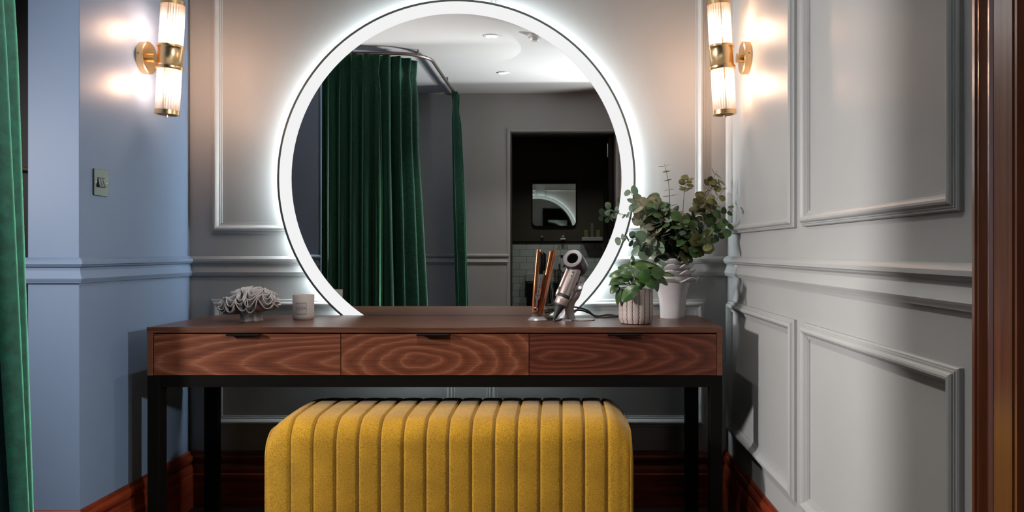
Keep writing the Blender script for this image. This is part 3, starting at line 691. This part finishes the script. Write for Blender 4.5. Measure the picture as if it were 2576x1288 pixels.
obj('arm', armmesh(sw_(1345.5, 790), sw_(1355, 630), .0255, .030, .66, -.005), cop, hs, smooth=True)
obj('arm', armmesh(sw_(1357, 792, .004), sw_(1390, 630, .004), .0240, .030, 1.10, .007), cop, hs, smooth=True)
obj('heating_plate', armmesh(sw_(1360.5, 690, -.004), sw_(1363, 637, -.004), .0165, .026, .95, -.006), M['blackmetal'], hs, smooth=True)
# air slots along both inner edges
for (xa, ya, xb, yb) in ((1354.5, 686, 1357.5, 636), (1371, 686, 1379.5, 636)):
    bm = bmesh.new()
    for k in range(26):
        t_ = k/25; p = sw_(xa+(xb-xa)*t_, ya+(yb-ya)*t_, -.0158 if xa < 1360 else -.0125); box(bm, p.x-.0011, p.x+.0011, p.y-.0012, p.y+.001, p.z-.0007, p.z+.0007)
    obj('air_slots', bm, mat('slot_highlight', (.75, .5, .38), .3, 1.0), hs)
def poly_y(pts, dy0, dy1):
    P = [sw_(x, y, dy0) for x, y in pts]; bm = bmesh.new(); A = [bm.verts.new(p) for p in P]; Z = [bm.verts.new(p+Vector((0, dy1, 0))) for p in P]
    bm.faces.new(A); bm.faces.new(Z[::-1]); N = len(P)
    for i in range(N): bm.faces.new((A[i], A[(i+1)%N], Z[(i+1)%N], Z[i]))
    return bm
cp = obj('control_panel', poly_y([(1353.5, 690), (1366.5, 690), (1361, 722), (1357.5, 739), (1359, 745), (1357, 751), (1353.5, 755), (1349.5, 773), (1347, 773), (1349, 755), (1346.5, 749), (1347, 743), (1350.5, 738)], -.0185, .004), nick, hs)
obj('display', armmesh(sw_(1358, 710, -.0188), sw_(1359.3, 698, -.0188), .0055, .002), mat('grey_display', (.12, .12, .14), .3), cp)
for px, py in ((1357, 717.5), (1356, 723), (1354.5, 732.5)): obj('button', L([(.0022, 0), (.0022, .0012), (0, .0012)], seg=14, axis=(0, -1, 0), loc=sw_(px, py, -.0188)), M['chrome'], cp)
obj('power_button', L([(.0042, 0), (.0042, .002), (0, .003)], seg=20, axis=(0, -1, 0), loc=sw_(1352.5, 743, -.0188)), M['chrome'], cp)
hg = obj('hinge_cap', L([(.0088, 0), (.0088, .004), (.0060, .0055), (.0018, .0052), (.0016, .004), (0, .004)], seg=28, axis=(0, -1, 0), loc=sw_(1346.5, 779, -.016)), M['chrome'], hs, smooth=True)
obj('hinge_cap_dot', L([(.0016, 0), (0, 0.0002)], seg=10, axis=(0, -1, 0), loc=sw_(1346.5, 779, -.0208)), M['blackmetal'], hs)

st = thing('straightener_stand', 'silver saucer and clear acrylic stand under the copper straightener', 'stand')
bc = W(1352, 800, SY); bc.z = TZ
def orec(r, h, a, i): return (r, h)
silv = mat('satin_silver', (.55, .56, .56), .3, .8); bump(silv, 200, .02, .0001)
ob = obj('saucer', L([(.036, .0005), (.037, .003), (.033, .007), (.026, .013), (.018, .0165), (0, .017)], seg=48, loc=(bc.x, bc.y, bc.z)), silv, st, smooth=True)
obj('rubber_seat', L([(.0185, .0155), (.0175, .021), (.012, .027), (0, .029)], seg=32, loc=(bc.x-.003, bc.y, bc.z)), rub, st, smooth=True)
bm = bmesh.new(); pts = rounded_rect(bc.x-.012, bc.x+.075, 0, .085, .014)
A = [bm.verts.new((x, bc.y-.012+z, TZ+.001)) for x, z in pts]; Z = [bm.verts.new((x, bc.y-.012+z, TZ+.007)) for x, z in pts]
bm.faces.new(A[::-1]); bm.faces.new(Z)
for i in range(len(pts)): bm.faces.new((A[i], A[(i+1)%len(pts)], Z[(i+1)%len(pts)], Z[i]))
obj('acrylic_base', bm, acr, st)
bm = bmesh.new()
for xs_, xt in ((1373, 1376), (1394, 1383)):
    p0 = W(xs_, 792, SY+.055); p0.z = TZ+.007; p1 = W(xt, 700, SY+.03); tube(bm, [p0, p1], .0035, 8)
p0 = W(1372, 792, SY+.052); p0.z = TZ+.007; p1 = W(1396, 792, SY+.052); p1.z = TZ+.007; p2 = W(1385, 690, SY+.03); p3 = W(1378, 690, SY+.03)
v = [bm.verts.new(p) for p in (p0, p1, p2, p3)] + [bm.verts.new(p+Vector((0, .006, 0))) for p in (p0, p1, p2, p3)]
for f in ((0,1,2,3), (7,6,5,4), (0,4,5,1), (1,5,6,2), (2,6,7,3), (3,7,4,0)): bm.faces.new([v[i] for i in f])
obj('acrylic_upright', bm, acr, st, smooth=True)
# cable of the straightener
cabm = mat('grey_cable', (.035, .04, .038), .5); bump(cabm, 500, .05, .0002)
def desk_pt(px, py, h=.004):
    Y = .2565*F/(py-VY); return Vector(((px-VX)*Y/F, Y, TZ+h))
tag(obj('straightener_cable', T(spline([W(1372, 786, SY+.03)+Vector((0,0,0)), W(1383, 784, 3.14), W(1396, 777, 3.15), W(1420, 770, 3.19), W(1455, 774, 3.20), W(1478, 781, 3.20), desk_pt(1500, 800, .004), desk_pt(1535, 800.5, .005), desk_pt(1552, 798, .004)], 7), .0032, 8), cabm, smooth=True), 'thin dark cable running from the copper straightener behind the dryer', 'cable')

# ------------------------------------------------------------------ hair dryer on its stand
HY = 3.08
dn = mat('pale_nickel', (.62, .54, .52), .32, .9); bump(dn, 300, .02, .0001)
dg = mat('dark_nickel', (.13, .12, .13), .28, .9); bump(dg, 300, .02, .0001)
pk = mat('pink_nickel', (.66, .53, .50), .38, .6); bump(pk, 300, .02, .0001)
hd_ = thing('hair_dryer', 'dark nickel hair dryer with open ring head leaning on its silver stand', 'hair dryer')
face_c = W(1440.5, 650, HY-.02); axis = Vector((-.30, -.82, .47)).normalized(); back = face_c-axis*.082
q = Vector((0,0,1)).rotation_difference(axis)
obj('barrel', L([(.0325, 0), (.0365, .004), (.0375, .012), (.0375, .074), (.0365, .078)], seg=56, axis=tuple(axis), loc=tuple(back)), dg, hd_, smooth=True)
obj('nozzle_ring', L([(.0365, .078), (.0352, .083), (.0215, .0835), (.0190, .079), (.0190, .078)], seg=56, axis=tuple(axis), loc=tuple(back), closed=True), mat('mid_nickel', (.20, .19, .20), .38, .9), hd_, smooth=True)
obj('bore', L([(.0190, .06), (.0190, .0785), (.0188, .0786), (0, .0786)], seg=40, axis=tuple(axis), loc=tuple(back)), mat('bore_black', (.001, .001, .001), .8, spec=.02), hd_)
for a in (250, 290):
    u = q @ Vector((math.cos(math.radians(a)), math.sin(math.radians(a)), 0))
h0 = W(1447, 676, HY); h1 = W(1420, 741, HY-.012); ht = (h1-h0).normalized()
obj('handle', L([(.0222, 0), (.0232, .004), (.0232, (h1-h0).length)], seg=40, axis=tuple(ht), loc=tuple(h0)), dn, hd_, smooth=True)
obj('filter_mesh', L([(.0225, 0), (.0234, .002), (.0234, .011), (.0225, .0125)], seg=40, axis=tuple(ht), loc=tuple(h1)), rub, hd_, smooth=True)
h2 = h1+ht*.0125
fb = obj('filter_cage', L([(.0230, 0), (.0238, .002), (.0240, .024), (.0222, .027)], seg=40, axis=tuple(ht), loc=tuple(h2)), pk, hd_, smooth=True)
h3 = h2+ht*.027
obj('cable_boot', L([(.0222, 0), (.0215, .006), (.0175, .010)] + [(.0165-.0011*k+(.0006 if k % 2 else 0), .013+.0042*k) for k in range(11)], seg=32, axis=tuple(ht), loc=tuple(h3)), rub, hd_, smooth=True)
u0 = Vector((.1, -1, .25)).normalized()
def on_handle(frac, side=0.0):
    c_ = h0+(h1-h0)*frac; d_ = Vector((side, -1, 0)); d_ = (d_-ht*d_.dot(ht)).normalized(); return c_+d_*.0228, d_
for fr_, rr_ in ((.16, .0042), (.30, .0036)):
    p_, d_ = on_handle(fr_, -.15); obj('button', L([(rr_, 0), (rr_, .0016), (rr_*.7, .0020), (rr_*.65, .0010), (0, .0010)], seg=20, axis=tuple(d_), loc=tuple(p_)), M['chrome'], hd_, smooth=True)
for px, py in ((1431, 662), (1444.5, 663.5)):
    p_ = W(px, py, HY-.040); obj('switch', L([(.0020, 0), (.0020, .0014), (0, .0016)], seg=12, axis=tuple(axis), loc=tuple(p_-axis*.003)), M['chrome'], hd_)
end = h3+ht*.056
tip = desk_pt(1396, 809, .003)
# marks printed on the filter cage
bm = bmesh.new()
for k, (du, dv, an) in enumerate(((-.004, .012, .6), (-.001, .015, -.5), (.002, .010, .9), (.0045, .014, .2), (.001, .018, 1.2))):
    c_ = h2+ht*dv; sd_ = Vector((1,0,0)); sd_ = (sd_-ht*sd_.dot(ht)).normalized(); f_ = (Vector((0,-1,0))-ht*Vector((0,-1,0)).dot(ht)).normalized()
    pc = c_+f_*.0243+sd_*(du-.004); d1 = (sd_*math.cos(an)+ht*math.sin(an))*.0022; d2 = (ht*math.cos(an)-sd_*math.sin(an))*.0004
    bm.faces.new([bm.verts.new(pc+a_) for a_ in (-d1-d2, d1-d2, d1+d2, -d1+d2)])
obj('printed_mark', bm, mat('mark_grey', (.25, .24, .27), .5), fb)
ds = thing('dryer_stand', 'silver curved stand holding the hair dryer upright', 'stand')
bm = bmesh.new(); sp = []
bx, by = W(1450, 0, 3.10).x, 3.10
obj('base_plate', L([(.040, .0003), (.041, .0025), (.038, .005), (0, .0055)], seg=48, loc=(0, 0, 0)), silv, ds, smooth=True)
ds.children[0].location = (bx+.026, by+.005, TZ); ds.children[0].scale = (1.08, .95, 1)
# support: an upright blade widening to the foot
rowsp = [(697, 1451, 1470), (704, 1448, 1472), (720, 1440, 1467), (736, 1436, 1462), (751, 1431, 1456.5), (757, 1423, 1450), (767, 1419, 1444.5), (780, 1414, 1443), (792, 1409, 1445), (804, 1404, 1449)]
R_ = []
for py, xa, xb in rowsp:
    row = []
    for k in range(9):
        f = k/8; yo = 3.108 - .016*math.sin(PI*f) - .010*math.sin((py-697)/107*PI)
        p = W(xa+(xb-xa)*f, py, yo); p.z = max(p.z, TZ+.0035); row.append(bm.verts.new(p))
    R_.append(row)
for a_, b_ in zip(R_, R_[1:]):
    for k in range(8): bm.faces.new((a_[k], a_[k+1], b_[k+1], b_[k]))
sb = obj('support', bm, silv, ds, smooth='all'); s_ = sb.modifiers.new('sub', 'SUBSURF'); s_.levels = s_.render_levels = 2
s_ = sb.modifiers.new('thickness', 'SOLIDIFY'); s_.thickness = .005; s_.offset = 1
obj('magnet_cup', L([(.021, 0), (.022, .006), (.019, .008), (0, .008)], seg=36, axis=tuple(axis), loc=tuple(W(1453, 722, 3.092))), M['chrome'], ds, smooth=True)
tag(obj('dryer_cable', T(spline([end-ht*.01, end+ht*.010, tip, desk_pt(1410, 806, .003)+Vector((0,.0,0)), W(1425, 792, 3.13), W(1450, 780, 3.22), W(1475, 784, 3.25), desk_pt(1500, 797.5, .004), desk_pt(1530, 797, .008), desk_pt(1556, 797.5, .004)], 8), .0036, 8), cabm, smooth=True), 'dark cable looping from the hair dryer across the desk', 'cable')

# ------------------------------------------------------------------ ribbed pot with round leaved plant
PX, PY = .268, 2.965
pot = thing('potted_plant', 'green round leaved plant in a ribbed beige pot at the right of the desk', 'plant', (PX, PY, TZ))
pm = mat('ribbed_stoneware', (.55, .47, .43), .42, spec=.4); n, l = nodes(pm); b = n['Principled BSDF']
tc = n.new('ShaderNodeTexCoord'); sp_ = n.new('ShaderNodeSeparateXYZ'); l.new(tc.outputs['Object'], sp_.inputs[0])
at = n.new('ShaderNodeMath'); at.operation = 'ARCTAN2'; l.new(sp_.outputs['Y'], at.inputs[0]); l.new(sp_.outputs['X'], at.inputs[1])
wz = n.new('ShaderNodeMath'); wz.operation = 'MULTIPLY'; wz.inputs[1].default_value = 420; l.new(sp_.outputs['Z'], wz.inputs[0])
sz = n.new('ShaderNodeMath'); sz.operation = 'SINE'; l.new(wz.outputs[0], sz.inputs[0])
szm = n.new('ShaderNodeMath'); szm.operation = 'MULTIPLY'; szm.inputs[1].default_value = .22; l.new(sz.outputs[0], szm.inputs[0])
am = n.new('ShaderNodeMath'); am.operation = 'MULTIPLY_ADD'; am.inputs[1].default_value = 17.0; l.new(at.outputs[0], am.inputs[0]); l.new(szm.outputs[0], am.inputs[2])
cs = n.new('ShaderNodeMath'); cs.operation = 'COSINE'; l.new(am.outputs[0], cs.inputs[0])
cr = n.new('ShaderNodeValToRGB'); e = cr.color_ramp.elements; e[0].position = .80; e[0].color = (.50, .43, .40, 1); e[1].position = .97; e[1].color = (.13, .055, .030, 1)
q_ = e.new(.90); q_.color = (.30, .20, .15, 1)
nn = n.new('ShaderNodeTexNoise'); nn.inputs['Scale'].default_value = 60; l.new(tc.outputs['Object'], nn.inputs['Vector'])
l.new(cs.outputs[0], cr.inputs[0]); l.new(cr.outputs[0], b.inputs['Base Color'])
def potfn(r, h, a, i):
    if i in (0,) or i > 9: return (r, h)
    g = max(0, math.cos(17*a+.22*math.sin(420*h)))**3
    return (r*(1-.030*g+.007*math.sin(420*h)), h)
pz = [(.047, 0), (.054, .003), (.0585, .012)] + [(.0605, .02+.0135*k) for k in range(7)] + [(.0605, .117), (.0600, .1225), (.0565, .1225), (.055, .108), (0, .107)]
obj('pot', L(pz, seg=176, fn=potfn), pm, pot, smooth=True)
obj('soil', L([(.055, .1085), (.03, .112), (0, .112)], seg=32, fn=lambda r, h, a, i: (r, h+.002*math.sin(5*a+r*90))), mat('soil', (.02, .012, .008), .9), pot)
lf = mat('glossy_green_leaf', (.05, .14, .022), .30, spec=.55); tint(lf, (.012, .048, .008), (.060, .135, .025), 14, 4); bump(lf, 60, .2, .002)
def leafmesh(ln_, wd, cup, fold, tipr=1.0, N=12, Mn=8):
    """leaf lying along +X, face up +Z"""
    bm = bmesh.new(); rows = []
    for i in range(N+1):
        t = i/N; h = wd*(math.sin(PI*min(1, t**.8)) **.62)*.5 if 0 < t < 1 else 0
        rows.append([bm.verts.new((ln_*t, h*s_, cup*ln_*(-(t-.5)**2*1.2+.3)*1 + fold*abs(h*s_)*1.0 - .0*t)) for s_ in [(-1+2*k/Mn) for k in range(Mn+1)]])
    for a, b_ in zip(rows, rows[1:]):
        for k in range(Mn): bm.faces.new((a[k], a[k+1], b_[k+1], b_[k]))
    bmesh.ops.remove_doubles(bm, verts=bm.verts[:], dist=1e-6)
    return bm
def P_(px, py, dy=0):
    v = W(px, py, PY+dy); return v-Vector((PX, PY, TZ))
# (centre px, centre py, depth offset, length m, width m, direction of the tip in the picture (deg, 0 right, 90 up), face normal tilt y, z)
LV = [(1556,688,-.02,.052,.036,205,(-.2,-.55,.8)), (1610,681,-.055,.050,.048,140,(-.1,-.85,.5)), (1574,690,-.05,.034,.024,170,(-.2,-.9,.5)), (1620,664,.01,.056,.042,350,(.1,-.5,.85)),
      (1626,697,-.065,.045,.044,300,(.1,-.9,.1)), (1655,686,-.06,.042,.036,20,(.35,-.9,.4)), (1676,691,-.03,.048,.026,345,(.1,-.5,.85)), (1650,714,-.055,.044,.028,290,(.7,-.7,.1)),
      (1639,711,-.065,.040,.034,310,(.2,-1,.2)), (1553,715,-.04,.050,.020,190,(-.1,-.35,.95)), (1545,726,-.035,.034,.026,235,(-.5,-.8,.4)), (1556,744,-.035,.052,.030,262,(-.9,-.5,.1)),
      (1584,738,-.078,.060,.040,232,(-.3,-.9,.45)), (1550,704,.0,.045,.036,215,(-.5,-.6,.6)), (1592,655,.01,.030,.014,100,(-.3,-.9,.2)), (1585,666,0,.022,.010,110,(-.6,-.7,.2)),
      (1640,672,.02,.046,.036,20,(.3,-.7,.7)), (1600,700,-.03,.040,.036,100,(0,-.8,.5)), (1667,705,.01,.040,.030,330,(.6,-.6,.5)), (1612,712,-.045,.036,.030,250,(0,-.9,.4)),
      (1570,673,.02,.040,.030,150,(-.4,-.6,.7)), (1600,672,.03,.040,.034,90,(0,-.7,.6)), (1645,700,-.02,.046,.038,330,(.3,-.8,.5)), (1568,700,-.03,.045,.034,180,(-.2,-.7,.7))]
stemb = bmesh.new()
for (px, py, dy, ln_, wd, an, nv) in LV:
    c_ = P_(px, py, dy); t_ = Vector((math.cos(math.radians(an)), .0, math.sin(math.radians(an)))); nv = Vector(nv).normalized()
    t_ = (t_-nv*t_.dot(nv)).normalized(); s_ = nv.cross(t_)
    o = obj('leaf', leafmesh(ln_*1.3, wd*1.25, .30, -.24), lf, pot, smooth='all')
    mt = Matrix((t_, s_, nv)).transposed().to_4x4(); mt.translation = c_-t_*ln_*.62; o.matrix_local = mt
    r0 = Vector((random.uniform(-.015, .015), random.uniform(-.015, .01), .11)); e_ = c_-t_*ln_*.5
    tube(stemb, spline([r0, (r0+e_)/2+Vector((0, 0, .012)), e_], 4), .0018, 6)
obj('stems', stemb, mat('leaf_stalk', (.10, .12, .035), .5), pot, smooth=True)

# ------------------------------------------------------------------ white ruffled vase
VX_, VYY = .433, 3.225
vm = mat('white_glazed_ceramic', (.66, .63, .62), .25, spec=.5); tint(vm, (.60, .56, .56), (.70, .68, .67), 8, 3); bump(vm, 25, .25, .003)
vs = thing('ruffled_vase', 'white ceramic vase with ruffled tiers behind the ribbed pot', 'vase', (VX_, VYY, TZ))
obj('body', L([(.047, 0), (.048, .003), (.0495, .04), (.054, .08), (.062, .115), (.072, .140), (.066, .150), (.060, .17), (.055, .20), (.048, .235), (.043, .235), (.040, .10), (0, .10)], seg=72), vm, vs, smooth=True)
def ruffle(z, r_in, r_out, drop, amp, nw, ph, name='ruffle'):
    def fn(r, h, a, i):
        t = [0, .33, .66, 1, 1.0, .66, .33, 0][i] if i < 8 else 0
        wv = math.sin(nw*a+ph)+.28*math.sin((nw*2-1)*a+ph*2)
        return (r*(1+.07*t*wv), h+amp*t*t*wv)
    th = .0048
    pr = [(r_in, z), (r_in+(r_out-r_in)*.4, z+drop*.25), (r_in+(r_out-r_in)*.8, z+drop*.75), (r_out, z+drop), (r_out-.001, z+drop+th), (r_in+(r_out-r_in)*.75, z+drop*.75+th), (r_in+(r_out-r_in)*.35, z+drop*.25+th), (r_in, z+th)]
    return obj(name, L(pr, seg=160, fn=fn, closed=True), vm, vs, smooth=True)
ruffle(.135, .060, .098, .013, .0075, 6, .4); ruffle(.158, .056, .084, .018, .0070, 7, 1.9); ruffle(.180, .054, .078, .020, .0060, 8, 3.0); ruffle(.202, .050, .070, .018, .0060, 7, .9); ruffle(.221, .042, .052, .020, .0050, 6, 2.2)

# ------------------------------------------------------------------ eucalyptus stems in the vase
eu = [mat('eucalyptus_leaf', (.13, .20, .12), .55, spec=.3), mat('eucalyptus_leaf_deep', (.055, .11, .035), .5, spec=.3), mat('eucalyptus_leaf_pale', (.26, .26, .17), .55, spec=.3), mat('eucalyptus_leaf_olive', (.15, .15, .045), .5, spec=.3)]
for m_, (a_, b_) in zip(eu, (((.09,.16,.10),(.19,.26,.17)), ((.03,.07,.02),(.085,.15,.05)), ((.18,.20,.12),(.34,.33,.24)), ((.09,.10,.03),(.20,.18,.07)))): tint(m_, a_, b_, 22, 3); bump(m_, 90, .2, .001)
stm = mat('eucalyptus_twig', (.10, .055, .035), .6)
def stem(pts, label, group, size=.020, kind=0, pairs=8, start=.35, seed=0, rnd_=.9):
    rnd = random.Random(seed); P = spline(pts, 8); o = obj('eucalyptus_stem', T(P, .0016, 6, .0008), stm, smooth=True)
    tag(o, label, 'plant stem', group); bm = bmesh.new(); N = len(P)
    for k in range(pairs):
        f = start+(1-start)*(k+.95)/pairs; i = min(N-2, int(f*(N-1))); p = P[i]; t = (P[i+1]-P[i]).normalized()
        a0 = rnd.uniform(0, PI) if k % 2 else rnd.uniform(0, PI)
        side = t.cross(Vector((0, 1, 0)) if rnd.random() < .5 else Vector((.6, .5, .6))).normalized(); side = Matrix.Rotation(a0, 3, t) @ side
        for sgn in (1, -1):
            d = (side*sgn + t*.35*rnd.uniform(0, 1)).normalized(); nv = (t*(1 if rnd_ < .3 else .35) + Vector((rnd.uniform(-.8,.8), rnd.uniform(-1.0,-.1), rnd.uniform(-.3,.6)))*rnd_).normalized()
            nv = (nv-d*nv.dot(d)).normalized(); s_ = nv.cross(d); sz = size*(1.12-.38*f)*rnd.uniform(.8, 1.25)
            ring = []; c0 = bm.verts.new(p + d*sz*.9 + nv*sz*.12)
            for q_ in range(12):
                an = 2*PI*q_/12; rx = 1-.15*math.cos(an); ring.append(bm.verts.new(p+d*(.12*sz+sz*.9*(1-math.cos(an)))+s_*sz*.82*math.sin(an)*rx + nv*sz*.0))
            for q_ in range(12): bm.faces.new((c0, ring[q_], ring[(q_+1)%12]))
    obj('leaves', bm, eu[kind], o, smooth='all'); return o
G_ = 'eucalyptus stems in the ruffled vase'
root = lambda: Vector((VX_+random.uniform(-.02, .02), VYY+random.uniform(-.02, .02), TZ+.12))
def S(pxs, dy, *a, **k):
    r = root(); top_ = Vector((VX_+(r.x-VX_)*1.0, r.y, TZ+.225)); n_ = len(pxs)
    return stem([r, top_] + [W(x, y, VYY+dy*(i+1)/n_) for i, (x, y) in enumerate(pxs)], *a, **k)
S([(1686, 540), (1683, 470), (1672, 412)], -.02, 'tall straight eucalyptus sprig with paired narrow leaves, highest in the vase', G_, size=.019, kind=3, pairs=6, start=.50, seed=1, rnd_=.15)
S([(1640, 590), (1590, 550), (1522, 525)], -.12, 'long thin eucalyptus sprig reaching far left across the mirror', G_, size=.018, kind=0, pairs=5, start=.80, seed=2)
S([(1650, 600), (1620, 540), (1583, 478)], -.08, 'eucalyptus sprig bending up left over the mirror rim', G_, size=.026, kind=0, pairs=6, start=.6, seed=3)
S([(1650, 625), (1610, 605), (1555, 600)], -.12, 'low eucalyptus sprig drooping left above the green plant', G_, size=.021, kind=0, pairs=5, start=.62, seed=4)
S([(1668, 560), (1655, 500)], -.06, 'eucalyptus sprig with large deep green round leaves', G_, size=.040, kind=1, pairs=3, start=.70, seed=5)
S([(1715, 560), (1722, 480), (1731, 447)], -.05, 'short yellowish eucalyptus sprig right of the tall one', G_, size=.019, kind=3, pairs=6, start=.72, seed=6, rnd_=.5)
S([(1735, 570), (1768, 500), (1804, 430)], -.04, 'long eucalyptus sprig rising to the upper right', G_, size=.021, kind=3, pairs=10, start=.40, seed=7)
S([(1745, 590), (1790, 520), (1825, 470)], -.08, 'eucalyptus sprig arching right towards the panelled wall', G_, size=.016, kind=3, pairs=6, start=.45, seed=8)
S([(1750, 600), (1800, 560), (1845, 520)], -.12, 'pale tipped eucalyptus sprig reaching furthest right', G_, size=.021, kind=1, pairs=6, start=.5, seed=9)
S([(1740, 560), (1785, 480), (1815, 455)], -.06, 'eucalyptus sprig with olive leaves between the two right hand sprigs', G_, size=.020, kind=3, pairs=7, start=.5, seed=10)
S([(1745, 610), (1800, 590), (1832, 560)], -.10, 'low dark eucalyptus sprig leaning right beside the wall', G_, size=.022, kind=1, pairs=6, start=.45, seed=11)
LB = 'leafy eucalyptus stem in the dense middle of the bouquet'; G2 = 'dense eucalyptus in the ruffled vase'
for i in range(40):
    x = 1602+205*((i*.618)%1); y = 612-165*((i*.377)%1)*(1-((x-1695)/130)**2*.7)
    S([((1692+x)/2, (y+640)/2+4), (x, y)], random.uniform(-.13, .03), LB, G2, size=random.uniform(.022, .036), kind=[0, 2, 0, 1, 2, 3][i % 6] if x < 1725 else [1, 3, 1][i % 3], pairs=6, start=.35, seed=20+i)
